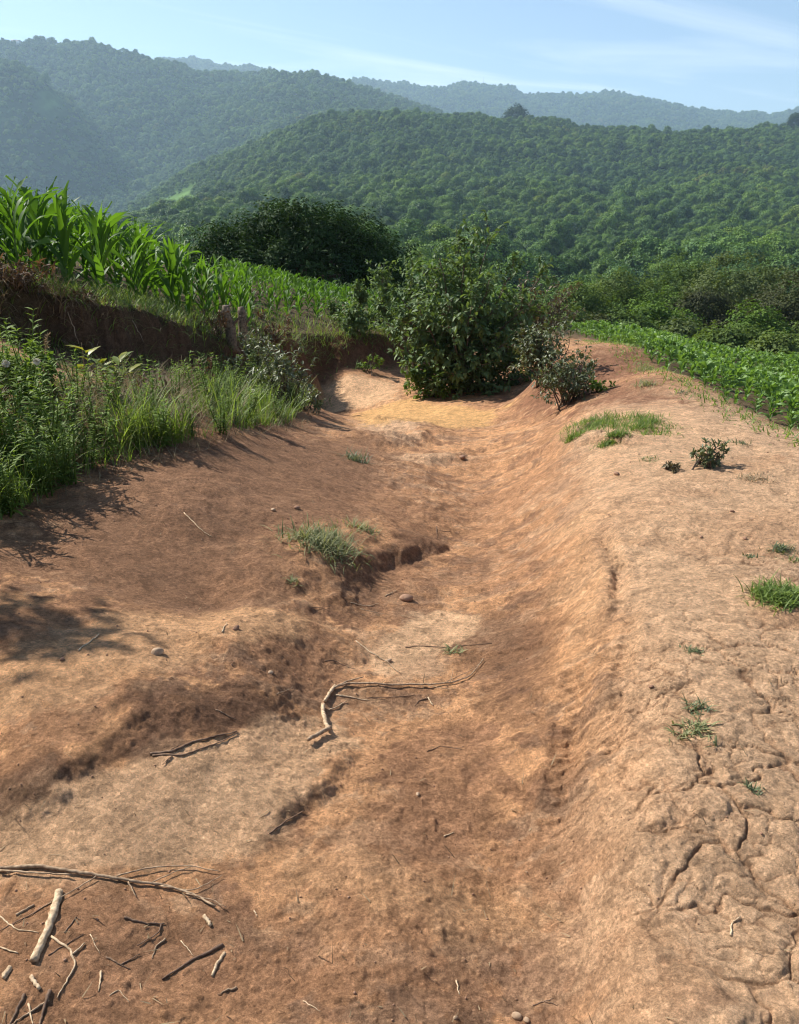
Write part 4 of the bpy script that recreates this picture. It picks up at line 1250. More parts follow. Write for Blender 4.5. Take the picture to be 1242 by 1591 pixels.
g = Geo()
P = region_points(rg, WEEDS, 1500, lambda x, y: vnoise(x * 2.2 + 7, y * 2.2, 411) > .45); n = len(P)
g.add(*blades(rg, P, .14 + .3 * rg.random(n), .002 + .003 * rg.random(n), R(60), rg.random(n)))
P = region_points(rg, [(90, 700), (290, 680), (290, 610), (90, 610)], 2600); n = len(P)
g.add(*blades(rg, P, .12 + .36 * rg.random(n), .003 + .004 * rg.random(n), R(65), rg.random(n) * .8))
# litter at the weed border
P = region_points(rg, [(60, 790), (300, 712), (480, 665), (500, 640), (400, 655), (200, 700), (20, 780)], 900); n = len(P)
g.add(*blades(rg, P + [0, 0, .004], .05 + .1 * rg.random(n), .002 + .003 * rg.random(n), R(85), rg.random(n), None, 2, .15))
# along the lip of the cut: hanging straw
def lip(n, a0, a1, back):
    t = a0 + (a1 - a0) * rg.random(n)
    i = np.clip(np.searchsorted(BANK.c, t) - 1, 0, len(BANK.L) - 1)
    f = (t - BANK.c[i]) / BANK.L[i]
    p = BANK.p[i] + BANK.seg[i] * f[:, None]
    nrm = np.c_[-BANK.seg[i][:, 1], BANK.seg[i][:, 0]] / BANK.L[i][:, None]
    off = back[0] + (back[1] - back[0]) * rg.random(n)
    p = p + nrm * off[:, None]
    return np.c_[p, height(p[:, 0], p[:, 1])], np.arctan2(-nrm[:, 1], -nrm[:, 0])
aL = BANK.c[2]; aM = BANK.c[5]; aE = BANK.c[8]
P, az = lip(1900, aL - 2.5, aM + .4, (-.1, .5)); n = len(P)
g.add(*blades(rg, P, .05 + .2 * rg.random(n) ** 1.5, .003 + .006 * rg.random(n), R(70), rg.random(n) * .8, az + rg.normal(size=n) * 1.6, 4, 1.2))
P, az = lip(2200, aL - 2.5, aL + .8, (-.12, .55)); n = len(P)
g.add(*blades(rg, P, .15 + .28 * rg.random(n), .004 + .007 * rg.random(n), R(75), rg.random(n) * .55, az + rg.normal(size=n) * .9, 4, 1.5))
P, az = lip(900, aM, aE + 1, (-.15, .3)); n = len(P)
g.add(*blades(rg, P, .10 + .22 * rg.random(n), .003 + .004 * rg.random(n), R(70), rg.random(n) * .7, az + rg.normal(size=n) * .9, 4, 1.4))
tag(g.build('dry_grass', M_DRY), 'straw coloured dead grass on the bank lip and between the weeds', 'dry grass', kind='stuff')

g = Geo()
P, az = lip(3600, aL - 3, aM + .6, (.15, 1.3)); n = len(P)
g.add(*blades(rg, P, .08 + .22 * rg.random(n), .004 + .006 * rg.random(n), R(40), np.clip(.3 + .8 * rg.random(n), 0, 1.2)))
P, az = lip(2600, aM - .5, aE + 2, (.0, 1.6)); n = len(P)
g.add(*blades(rg, P, .08 + .22 * rg.random(n), .005 + .007 * rg.random(n), R(40), np.clip(.2 + .8 * rg.random(n), 0, 1.2)))
# between the maize plants
x = -9 + 11 * rg.random(5000); y = 8 + 20 * rg.random(5000)
d, s, a = BANK(x, y); k = d * s > .6
P = np.c_[x[k], y[k], height(x[k], y[k])]; n = len(P)
g.add(*blades(rg, P, .05 + .1 * rg.random(n), .006 + .01 * rg.random(n), R(60), np.clip(.1 + .7 * rg.random(n), 0, 1.2)))
# thin weeds along the edge of the right field
t = rg.random(2200) * EDGE_R.c[-3]
i = np.clip(np.searchsorted(EDGE_R.c, t) - 1, 0, len(EDGE_R.L) - 1)
p = EDGE_R.p[i] + EDGE_R.seg[i] * ((t - EDGE_R.c[i]) / EDGE_R.L[i])[:, None] + rg.normal(size=(len(t), 2)) * .14
P = np.c_[p, height(p[:, 0], p[:, 1])]; n = len(P)
g.add(*blades(rg, P, .03 + .06 * rg.random(n), .006 + .008 * rg.random(n), R(75), np.clip(.2 + .8 * rg.random(n), 0, 1.2)))
P, az = lip(2600, aL - 2.5, aE, (-.2, .25)); n = len(P)
g.add(*blades(rg, P, .08 + .26 * rg.random(n) ** 1.5, .005 + .007 * rg.random(n), R(70), np.clip(.1 + .9 * rg.random(n), 0, 1.2), az + rg.normal(size=n) * .9, 4, 1.5))
x = -6.5 + 8 * rg.random(9000); y = 6 + 9 * rg.random(9000)
d, s, a = BANK(x, y); sdv = d * s; k = (sdv < -.1) & (sdv > -.7) & (vnoise(x * 2.4, y * 2.4, 431) > .47) & (x < .3)
P = np.c_[x[k], y[k], height(x[k], y[k])]; n = len(P)
g.add(*blades(rg, P, .06 + .2 * rg.random(n) ** 1.5, .005 + .008 * rg.random(n), R(60), np.clip(.1 + .9 * rg.random(n), 0, 1.2)))
tag(g.build('field_grass', M_GRASS), 'green grass and seedlings along the field edges', 'grass', kind='stuff')


def tuft(u, v, w_px, h_px, n, label, mat=None, spread_y=.6, wb=.005, lean=68, seed=0, tl=.3, name='grass_tuft'):
    rg = np.random.default_rng(2000 + int(u) + seed)
    x, y, z = px(u, v)
    s = (y * CP + (CAM_H - z) * SP) / F
    w, h = w_px * s * .5, h_px * s
    q = rg.normal(size=(n, 2)) * np.array([w * .42, w * .42 * spread_y / .6])
    kk = vnoise(q[:, 0] / w * 3 + u, q[:, 1] / w * 3, 5) + .3 * rg.random(n) > .44
    q = q[kk]; n = len(q)
    X, Y = x + q[:, 0], y + q[:, 1]
    P = np.c_[q, height(X, Y) - z]
    g = Geo(); g.add(*blades(rg, P, h * (.5 + .8 * rg.random(n)), wb * (.6 + .8 * rg.random(n)), R(lean), np.clip(tl + .8 * rg.random(n), 0, 1.3), None, 4))
    o = g.build(name, mat or M_TUFT)
    o.location = (x, y, z)
    return tag(o, label, 'grass tuft')


tuft(502, 848, 125, 36, 800, 'largest green grass tuft sprawling on the left terrace by the gully ledge')
tuft(560, 822, 70, 20, 130, 'thin straggling grass beside the largest tuft on the terrace')
tuft(455, 903, 24, 12, 40, 'tiny grass sprig below the largest tuft on the terrace')
tuft(553, 716, 42, 24, 160, 'faded tuft of grass where the left slope meets the gully', M_SCRUB)
tuft(925, 662, 95, 15, 1500, 'wide green grass patch on the left part of the shoulder top', M_GRASS, spread_y=1.3)
tuft(1000, 660, 95, 15, 1400, 'wide green grass patch running right along the shoulder top', M_GRASS, spread_y=1.3)
tuft(953, 682, 48, 14, 800, 'small grass tuft just in front of the wide shoulder patch', M_GRASS)
tuft(892, 680, 34, 24, 200, 'grass tuft hanging over the broken shoulder rim', M_GRASS)
tuft(1010, 714, 32, 8, 90, 'flat sliver of grass left of the dried shrublet')
tuft(1212, 928, 95, 30, 650, 'bright grass tuft entering at the right picture border', M_GRASS, spread_y=.5)
tuft(1215, 855, 40, 16, 150, 'dull dry grass tuft above the bright one at the right border', M_SCRUB)
tuft(1165, 866, 22, 8, 50, 'very small flat grass sprig left of the dull dry tuft', M_SCRUB)
tuft(1238, 870, 30, 14, 60, 'short grass sprig cut by the border between dull and bright tufts')
tuft(1078, 1012, 40, 12, 70, 'dusty dry grass sprig, highest of those on the cracked shoulder', M_SCRUB, wb=.004)
tuft(1080, 1103, 42, 22, 70, 'grey-green grass sprig just above the spreading one on the shoulder', M_SCRUB, wb=.004)
tuft(1072, 1135, 80, 24, 110, 'spreading green grass sprig in the middle of the cracked shoulder', wb=.005, spread_y=.35)
tuft(1113, 1156, 16, 18, 18, 'lone bent grass blades right below the spreading sprig', M_SCRUB, wb=.004)
tuft(1170, 1226, 30, 14, 36, 'little star of dry grass, lowest sprig on the cracked shoulder', M_SCRUB, wb=.004)
tuft(705, 1014, 36, 14, 60, 'green leafy sprig caught under the long straight twig')
tuft(1150, 688, 32, 8, 90, 'faint flat grass strip above the spiny shrub toward the field', M_SCRUB)
tuft(1060, 612, 36, 8, 90, 'thin grass sprig on the crest near the maize edge', M_SCRUB)
tuft(1005, 598, 44, 16, 160, 'green seedlings clump at the crest beside the maize edge')
tuft(1170, 745, 60, 10, 120, 'withered brown grass mat below the spiny shrub', M_DRY)
tuft(1000, 575, 40, 20, 160, 'second seedlings clump farther up the crest')

# ------------------------------------------------------------------ weeds on the left slope
def weed_geo(rng, h, n_stem, L, W, pairs):
    st = Geo(); lv = Geo()
    for s in range(n_stem):
        a = rng.random() * 6.28; tip = np.array([math.cos(a) * h * .32 * rng.random(), math.sin(a) * h * .32 * rng.random(), h * (.6 + .45 * rng.random())])
        p = limb_path((rng.normal() * .02, rng.normal() * .02, -.02), tip, rng, 8, .1)
        st.tube(p, np.linspace(.005, .0015, 8) * (1 + h), 5)
        t = np.linspace(.12, 1, pairs); t = np.repeat(t, 3)
        P = np.stack([np.interp(t * 7, np.arange(8), p[:, k]) for k in range(3)], 1)
        az = rng.random(len(t)) * 6.28
        D = np.c_[np.cos(az), np.sin(az), .55 + .5 * rng.random(len(t)) - .5 * (1 - t)]
        Nn = np.c_[-np.cos(az) * .4, -np.sin(az) * .4, np.ones(len(t))] + rng.normal(size=(len(t), 3)) * .2
        sz = L * (.6 + .6 * rng.random(len(t))) * (1.05 - .45 * t)
        lv.add(*leaf_geo(P, D, Nn, sz, sz * W / L, 1, .15, .35, np.clip(.25 + .35 * t + .5 * rng.random(len(t)), 0, 1.2)))
    return st, lv


WG = [weed_geo(np.random.default_rng(3000 + i), *a) for i, a in enumerate([(.62, 6, .11, .022, 16), (.55, 5, .10, .018, 16), (.42, 5, .085, .03, 10), (.38, 6, .07, .016, 14), (.7, 7, .12, .026, 16)])]
_wd = {}
WEED_AT = [(10, 620, 4, 0.70), (45, 615, 1, 0.77), (85, 625, 2, 0.84), (120, 615, 3, 0.91), (150, 630, 0, 0.56), (185, 620, 1, 0.63), (215, 615, 3, 0.91), (245, 625, 2, 0.84), (275, 615, 1, 0.63), (310, 625, 4, 0.49), (240, 650, 0, 0.56), (180, 645, 4, 0.49), (350, 600, 1, 0.63),
           (15, 800, 0, .7), (70, 770, 1, .75), (105, 752, 3, 1.0), (-40, 790, 4, .75), (40, 740, 0, .85), (90, 720, 1, 1.0), (5, 735, 4, .7), (55, 700, 2, 1.1), (-20, 690, 0, .7), (110, 690, 2, .9), (20, 670, 1, 1.1), (75, 660, 3, 1.1),
           (140, 728, 3, .9), (170, 716, 2, .75), (150, 690, 3, 1.0), (215, 700, 3, .8), (255, 695, 2, .8), (235, 670, 3, 1.0), (300, 678, 3, .8), (190, 665, 2, 1.0), (345, 672, 3, .8), (390, 660, 2, .8), (430, 655, 3, .8), (330, 640, 1, .9), (370, 635, 0, .8),
           (270, 640, 3, 1.0), (420, 630, 1, .8), (455, 640, 3, .9), (-70, 720, 0, .7), (45, 640, 4, .9), (120, 650, 1, .9), (-60, 640, 4, 1.1), (405, 610, 1, .9), (340, 612, 3, 1.2), (290, 625, 0, .7)]
for u, v, k, s in WEED_AT:
    x, y, z = px(u, v)
    if y > 9.8: continue
    lab = ('tall narrow-leaved green weed in the thick clump at the left picture border' if u < 115 else 'small green weed among grass and straw below the dark cut' if u < 285 else 'leafy weed among the tall grass at the outer end of the slope')
    grp = 'weeds at the left border' if u < 115 else 'weeds below the cut' if u < 285 else 'weeds among the tall grass'
    rz = RNG.random() * 6.28
    if k not in _wd:
        root = empty('weed_plant', (x, y, z), lab, 'weed', grp, rz, s)
        KIDS[root.name] = [WG[k][0].build('stem', M_WEED, root), WG[k][1].build('foliage', M_WEED, root)]
        _wd[k] = root
    else:
        copy_tree(_wd[k], (x, y, z), rz, s, lab, grp)

# a small tree just outside the frame: its ragged shade lies on the terrace
rg = np.random.default_rng(314)
make_tree('sapling_tree', (-4.1, 4.5, gz(-4.1, 4.5)), 'slender young tree beside the track beyond the left border', 'tree', rg, [(.0, 0, 1.85, .22, .24, .18, 1.0), (.18, -.12, 1.65, .16, .16, .13, .6), (-.15, .1, 2.0, .18, .18, .14, .5)], 34, 6, .10, .045, .08, M_BUSH, 1.5, .02, None, 5, 1, shell=.3, lumps=.4)

# sapling with large yellow-green leaves
rg = np.random.default_rng(61)
x, y, z = px(165, 610); 
root = empty('sapling', (x, y, z), 'sapling with large yellow-green leaves before the dark cut', 'sapling')
st = Geo(); lv = Geo()
s = y / F
for (du, dv) in ((-20, 62), (-5, 45), (25, 55), (45, 40), (-35, 35), (10, 30)):
    tip = np.array([du * s, rg.normal() * .05, dv * s])
    p = limb_path((0, 0, -.02), tip, rg, 6, .1); st.tube(p, np.linspace(.007, .003, 6), 5)
    t = np.array([.55, .65, .75, .85, .93, 1, 1]); P = np.stack([np.interp(t * 5, np.arange(6), p[:, k]) for k in range(3)], 1)
    az = rg.random(7) * 6.28
    D = np.c_[np.cos(az), np.sin(az), .5 + .3 * rg.random(7)]
    lv.add(*leaf_geo(P, D, np.c_[-np.cos(az) * .5, -np.sin(az) * .5, np.ones(7)], .13 + .05 * rg.random(7), .055, 1, .12, .25, .2 + .9 * rg.random(7)))
st.build('stem', M_BARK, root); lv.build('foliage', M_YELLOW, root)

# dead stalk with a feathery head, and pale seed puffs
def dead_stem(u, v, du, dv, label, head=True, seed=0):
    rg = np.random.default_rng(70 + seed)
    x, y, z = px(u, v); s = y / F
    root = empty('dead_stem', (x, y, z), label, 'dead stem')
    g = Geo(); p = limb_path((0, 0, -.02), (du * s, 0, dv * s), rg, 8, .08); g.tube(p, np.linspace(.006, .003, 8), 5); g.build('stem', M_DRY, root)
    if head:
        g = Geo(); n = 60
        t = .62 + .38 * rg.random(n); P = np.stack([np.interp(t * 7, np.arange(8), p[:, k]) for k in range(3)], 1)
        g.add(*leaf_geo(P, rand_dirs(n, rg) + [0, 0, .8], rand_dirs(n, rg), .035, .006, 0, .1, .1, .4 + .6 * rg.random(n))); g.build('seed_head', M_DRY, root)


dead_stem(68, 600, 18, 80, 'dead straw stalk with a fluffy head rising in front of the cut', True, 1)
dead_stem(285, 600, 3, 48, 'bare pale root-like stalk standing against the dark cut', False, 2)
dead_stem(132, 585, 2, 55, 'slim bare stalk left of the yellow-green sapling', False, 3)
dead_stem(25, 640, 30, 35, 'bent dry stalk among the weeds at the border', False, 4)


def root_on_face(u, v, du, dv, label, seed):
    rg = np.random.default_rng(170 + seed)
    x, y, z = px(u, v); y -= .07; s = y / F
    g = Geo(); p = limb_path((0, .08, .02), (du * s, -.16, dv * s), rg, 9, .16); g.tube(p, np.linspace(.006, .002, 9), 5)
    o = g.build('root', M_STICK, None, True); o.location = (x, y, z)
    tag(o, label, 'root')


root_on_face(60, 500, -14, -46, 'long bent root hanging down the cut at far left', 1)
root_on_face(105, 488, 26, -40, 'root slanting right across the dark cut', 2)
root_on_face(160, 490, -4, -52, 'straight thin root hanging in the middle of the cut', 3)
root_on_face(205, 500, 30, -24, 'short root curling out below the grassy lip', 4)
root_on_face(250, 512, -10, -40, 'root hanging near the right end of the dark cut', 5)
root_on_face(15, 505, 40, -16, 'stray root stretching sideways at the left border', 6)


def puff(u, v, dz, r, label, seed):
    rg = np.random.default_rng(seed)
    x, y, z = px(u, v)
    root = empty('flower_stalk', (x, y, z), label, 'flower')
    g = Geo(); g.tube(limb_path((0, 0, 0), (0, 0, dz), rg, 5, .05), .0025, 4); g.build('stem', M_WEED, root)
    g = Geo(); n = 160; d = rand_dirs(n, rg)
    g.add(*leaf_geo(np.array([0, 0, dz]) + d * r * .2, d, rand_dirs(n, rg), r, r * .3, 0, .1, .0, .5)); g.build('flower_head', M_PUFF, root)


puff(28, 680, .46, .022, 'white fluffy flower head over the weeds at the left border', 1)
puff(78, 700, .55, .02, 'off-white feathery flower head beside the border weeds', 2)
puff(408, 655, .1, .02, 'single pale flower low in the grass near the slope end', 3)

# ------------------------------------------------------------------ wooden stumps on the lip
def stump(u, v, h_px, r_px, lean, label, seed):
    rg = np.random.default_rng(seed)
    x, y, z = px(u, v)
    s = (y * CP + (CAM_H - z) * SP) / F
    h, r = h_px * s, r_px * s
    g = Geo()
    t = np.linspace(0, 1, 9)
    p = np.c_[lean * h * t + rg.normal(size=9) * r * .12, rg.normal(size=9) * r * .12, -.06 + (h + .06) * t]
    rad = r * (1.25 - .35 * t) * np.where(t > .9, .72, 1)
    g.tube(p, rad, 9, True, None, .35, rg)
    root = empty('tree_stump', (x, y, z), label, 'stump')
    g.build('trunk', M_STUMP, root, True)
    g = Geo(); 
    g.tube(limb_path((lean * h * .5 + r * .6, 0, h * .5), (lean * h * .5 + r * 2.2, -r * .6, h * .8), rg, 4, .1), np.linspace(r * .35, r * .2, 4), 6)
    g.build('branch', M_STUMP, root, True)


stump(362, 540, 64, 8, -.1, 'thicker weathered grey stump on the lip of the bank', 5)
stump(378, 538, 60, 6.5, .0, 'slimmer weathered stump right beside the thicker one', 6)

# ------------------------------------------------------------------ sticks, chips and stones
def ground_path(pts, r, rng, n_per=7, lift=0.0):
    W = [px(u, v) for u, v in pts]
    W = np.array(W); out = []
    t = np.linspace(0, len(W) - 1, (len(W) - 1) * n_per + 1)
    # smooth through the picture points
    X = np.stack([np.interp(t, np.arange(len(W)), W[:, k]) for k in range(3)], 1)
    for _ in range(2):
        X[1:-1] = .25 * X[:-2] + .5 * X[1:-1] + .25 * X[2:]
    zz = height(X[:, 0], X[:, 1])
    for _ in range(4):                                        # wood is stiff: it bridges small hollows
        e = np.pad(zz, 1, mode='edge'); zz = np.maximum(zz, .5 * (e[:-2] + e[2:]))
    X[:, 2] = zz + r * .5 + lift
    X[1:-1] += rng.normal(size=(len(X) - 2, 3)) * np.array([.0009, .0009, .0004])
    return X


def stick(pts, r_mm, label, mat=None, twigs=(), taper=.45, name='stick', lift=0., cat='stick', seed=0):
    rng = np.random.default_rng(4000 + int(pts[0][0] * 3 + pts[0][1]) + seed)
    r = r_mm / 1000.
    X = ground_path(pts, r, rng, 7, lift)
    o = X[0].copy(); o[2] -= r
    rad = r * np.linspace(1, taper, len(X)) * (1 + .1 * (rng.random(len(X)) - .5))
    if r_mm > 5:
        kn = rng.integers(1, len(X) - 1, max(1, len(X) // 6)); rad[kn] *= 1.15
    root = empty(name, tuple(o), label, cat)
    g = Geo(); g.tube(X - o, rad, 7, True, None, .16, rng)
    g.build('stem', mat or M_STICK, root, True)
    for tp, tr in twigs:
        Y = ground_path(tp, tr / 1000., rng, 6, lift + r * .5)
        g = Geo(); g.tube(Y - o, tr / 1000. * np.linspace(1, .5, len(Y)), 6, True, None, .2, rng)
        g.build('twig', mat or M_STICK, root, True)
    return root


stick([(-30, 1350), (0, 1352), (55, 1348), (100, 1356), (160, 1364), (200, 1372), (255, 1378), (300, 1392), (335, 1412)], 5.2, 'long forked dry branch, the largest one lying by the lower left border', None,
      [([(180, 1366), (235, 1351), (295, 1348), (342, 1358)], 2.2), ([(250, 1380), (300, 1388), (345, 1364)], 1.8), ([(0, 1357), (60, 1361), (112, 1364)], 3), ([(200, 1374), (212, 1396)], 2.2), ([(235, 1376), (270, 1358), (300, 1350)], 1.5), ([(290, 1392), (325, 1400), (352, 1415)], 1.6), ([(150, 1366), (110, 1390), (60, 1418)], 1.6)], name='branch', lift=.004, cat='branch')
stick([(92, 1388), (84, 1422), (70, 1458), (53, 1496)], 10, 'thick pale straight stick, fattest of the lower left litter', M_STICKP, taper=.9)
stick([(80, 1456), (110, 1478), (118, 1500), (101, 1530), (89, 1552)], 3, 'curved pale twig shaped like a hook beside the fattest stick', M_STICKP, [([(114, 1484), (132, 1467)], 3)])
stick([(-15, 1412), (0, 1425), (25, 1445), (60, 1450)], 2.6, 'bent pale twig coming in from the left border', M_STICKP)
stick([(93, 1394), (50, 1422), (0, 1448)], 2.2, 'thin brown twig reaching under the fattest stick', M_STICKD)
stick([(25, 1423), (53, 1407)], 3.6, 'short brown stick just under the long forked branch', None, taper=.8)
stick([(-10, 1468), (0, 1473), (28, 1482)], 3, 'short pale twig poking in at the border below the bent one', M_STICKP)
stick([(16, 1505), (5, 1522)], 6.5, 'stubby pale wood chip at the left border', M_STICKP, taper=.9, name='wood_chip', cat='wood chip')
stick([(48, 1518), (62, 1538)], 4.5, 'pale flat wood chip between the stubby chip and the hooked twig', M_STICKP, taper=.9, name='wood_chip', cat='wood chip')
stick([(78, 1540), (68, 1570), (60, 1600)], 4.6, 'dark brown stick running out of the bottom edge', M_STICKD)
stick([(38, 1546), (24, 1575), (14, 1600)], 4, 'dark stick in the bottom left corner', M_STICKD)
stick([(76, 1554), (45, 1575), (18, 1594)], 3, 'slanting brown twig crossing the bottom corner sticks', None)
stick([(44, 1560), (52, 1595)], 2.4, 'short thin straw standing among the corner sticks', M_STICKP)
stick([(193, 1426), (225, 1435), (256, 1436)], 3.2, 'dark bent twig below the fork of the long branch', M_STICKD, [([(250, 1437), (248, 1450), (215, 1470)], 2.2)])
stick([(347, 1469), (300, 1492), (252, 1523)], 4.2, 'straight dark brown stick, rightmost long one of the lower left litter', M_STICKD)
stick([(349, 1482), (338, 1498), (330, 1518)], 4.2, 'pale short stick right beside the straight dark brown one', M_STICKP, taper=.8)
stick([(257, 1460), (241, 1472), (237, 1490)], 2.6, 'short crooked twig left of the straight dark stick', None)
stick([(281, 1462), (301, 1486)], 1.5, 'thin straw touching the straight dark stick', M_STICKP)
stick([(157, 1510), (153, 1541)], 2.6, 'small upright-lying pale twig right of the hooked one', M_STICKP)
stick([(368, 1535), (338, 1547)], 2.6, 'little brown twig below the pale short stick', None)
stick([(165, 1487), (186, 1500), (202, 1506)], 2.2, 'broken dark twig in the middle of the lower left litter', M_STICKD, [([(188, 1500), (218, 1484)], 1.8)])
stick([(317, 1424), (328, 1440)], 5, 'crumbled pale wood chip below the tip of the long branch', M_STICKP, taper=.8, name='wood_chip', cat='wood chip')
stick([(75, 1485), (130, 1452)], 1.8, 'thin dark twig between the fattest stick and the bent dark twig', M_STICKD)
stick([(100, 1450), (118, 1425), (125, 1430)], 1.8, 'small dark forked twig right of the fattest stick', M_STICKD)
stick([(140, 1452), (155, 1483)], 1.3, 'fine pale straw above the broken dark twig', M_STICKP)
stick([(170, 1548), (185, 1538), (200, 1558)], 1.4, 'loop of pale straw near the bottom edge', M_STICKP)
# the branch in the middle of the track
stick([(520, 1069), (549, 1065), (589, 1065), (637, 1066), (680, 1066), (704, 1063), (728, 1055), (751, 1026)], 4.6, 'long thin crooked branch lying across the middle of the track', None,
      [([(690, 1065), (730, 1046), (750, 1030)], 1.6), ([(700, 1064), (705, 1040)], 1.2), ([(665, 1068), (708, 1075)], 1.6), ([(520, 1072), (545, 1060), (565, 1056)], 4.0)], name='branch', lift=.006, cat='branch')
stick([(521, 1069), (512, 1080), (505, 1092)], 6.5, 'pale elbow piece at the thick end of the long crooked branch', M_STICKP, taper=.9, lift=.004)
stick([(502, 1098), (502, 1112), (506, 1125), (511, 1138)], 7.6, 'thick pale peeled stick standing below the elbow piece', M_STICKP, taper=.95, lift=.006)
stick([(514, 1137), (496, 1146), (479, 1156)], 8, 'thick grey stick end with a dark underside, lowest of the middle branch pieces', None, taper=.8, lift=.012)
stick([(522, 1081), (545, 1084), (573, 1089)], 3.6, 'pale straight piece under the long crooked branch', M_STICKP)
stick([(511, 1104), (539, 1091)], 3.2, 'short pale splinter right of the thick peeled stick', M_STICKP)
stick([(570, 1086), (620, 1083), (645, 1080)], 1.5, 'fine dark twig parallel to the long crooked branch', M_STICKD)
stick([(553, 996), (582, 1018), (606, 1032), (621, 1046)], 3.6, 'slanting grey-brown stick above the long crooked branch', None)
stick([(630, 1006), (670, 1005), (724, 1003), (765, 1000)], 2.4, 'long straight dark twig crossing the pale hardpan', M_STICKD)
stick([(505, 1027), (525, 1030), (552, 1041)], 2.0, 'short dark twig left of the slanting grey-brown stick', M_STICKD)
stick([(665, 1084), (673, 1097)], 3.0, 'tiny bright splinter below the end of the crooked branch', M_STICKP, taper=.8)
stick([(664, 1084), (650, 1090), (645, 1097)], 2.0, 'tiny bent dark twig beside the bright splinter', M_STICKD)
stick([(664, 1168), (684, 1160), (718, 1165)], 1.8, 'faint thin twig on the dark earth below the middle branch', M_STICKD)
stick([(233, 1172), (270, 1169), (304, 1152), (338, 1144), (369, 1137)], 4.2, 'upper stick of the paired dark sticks in the left hollow', M_STICKD, [([(262, 1170), (282, 1158)], 2)])
stick([(237, 1175), (281, 1176), (325, 1160), (368, 1141)], 3.2, 'lower stick of the paired dark sticks in the left hollow', M_STICKD, [([(268, 1176), (253, 1190)], 2)])
stick([(335, 1103), (369, 1122)], 2.2, 'short dark twig above the paired sticks', M_STICKD)
stick([(121, 1012), (138, 1000), (154, 988)], 3.6, 'pale straight stick in the shade patch on the left terrace', M_STICKP, taper=.8)
stick([(286, 797), (311, 823), (330, 835)], 3, 'pale straw stick alone on the upper left slope', M_STICKP)
stick([(345, 983), (353, 969)], 3, 'short pale twig beside a stone on the terrace', M_STICKP)
stick([(419, 1296), (444, 1277), (474, 1262)], 2.4, 'thin dark twig along the crack in the lower middle', M_STICKD)
stick([(709, 1524), (714, 1546)], 2.0, 'little pale straw near the bottom centre', M_STICKP)
stick([(471, 1557), (498, 1572)], 1.3, 'very fine straw at the bottom left of centre', M_STICKP)
stick([(1136, 1455), (1136, 1440), (1142, 1431)], 2.6, 'small pale forked twig on the cracked shoulder', M_STICKP, [([(1139, 1434), (1151, 1426)], 2)])
stick([(828, 1563), (845, 1557), (860, 1552)], 1.8, 'tiny dark twig near the bottom right of centre', M_STICKD, [([(845, 1557), (868, 1562)], 1.2)])
stick([(678, 818), (680, 836)], 2.4, 'short upright-looking twig on the gully floor beyond the ledge', M_STICKD)
stick([(682, 825), (702, 826)], 2.6, 'short dark twig pointing right on the gully floor beyond the ledge', M_STICKD)
stick([(599, 927), (616, 918)], 3, 'pale chip by the dark red stone in the gully', M_STICKP)
stick([(545, 936), (572, 942), (590, 938)], 2.2, 'pale straw in the hollow under the ledge', M_STICKP)
stick([(560, 946), (600, 955)], 1.8, 'thin twig just below the straw under the ledge', None)
stick([(480, 945), (515, 942)], 1.8, 'thin dark twig leading to the ledge hollow', M_STICKD)
stick([(430, 1080), (455, 1070)], 1.6, 'fine twig on the terrace rim left of the middle branch', None)
stick([(690, 1300), (705, 1294)], 2.4, 'small pale chip on the dark patch in the lower centre', M_STICKP)
stick([(395, 1415), (400, 1425)], 1.8, 'tiny straw right of the long forked branch', M_STICKP)


def stone(u, v, w_px, label, mat=None, seed=0, flat=.55, parent=None):
    rng = np.random.default_rng(5000 + seed + int(u))
    x, y, z = px(u, v)
    s = (y * CP + (CAM_H - z) * SP) / F
    r = w_px * s * .5
    nu, nv = 14, 9
    th = np.linspace(0, 2 * math.pi, nu, endpoint=False); ph = np.linspace(.08, math.pi - .08, nv)
    T, Pp = np.meshgrid(th, ph)
    d = np.stack([np.cos(T) * np.sin(Pp), np.sin(T) * np.sin(Pp), np.cos(Pp)], -1)
    pl = rand_dirs(9, rng); k = np.ones(T.shape)
    for q in pl:                                             # faceted faces of a broken stone
        dd = (d @ q); k = np.minimum(k, np.where(dd > .3, (.62 + .25 * rng.random()) / np.maximum(dd, .3), 9))
    V = d * (k * r)[..., None] * np.array([1, .75, flat])
    i = np.arange(nu * nv).reshape(nv, nu)
    q = np.stack([i[:-1], i[1:], np.roll(i[1:], -1, 1), np.roll(i[:-1], -1, 1)], -1).reshape(-1, 4)
    V = V.reshape(-1, 3); V = np.concatenate([V, [V[:nu].mean(0)], [V[-nu:].mean(0)]])
    tri = np.concatenate([np.stack([np.full(nu, nu * nv), i[0], np.roll(i[0], -1)], -1), np.stack([np.full(nu, nu * nv + 1), np.roll(i[-1], -1), i[-1]], -1)])
    o = link_mesh('stone', V, [q, tri], mat or M_STONE)
    o.location = (x, y, gz(x, y) + r * flat * .45); o.rotation_euler.z = rng.random() * 6
    return tag(o, label, 'stone')


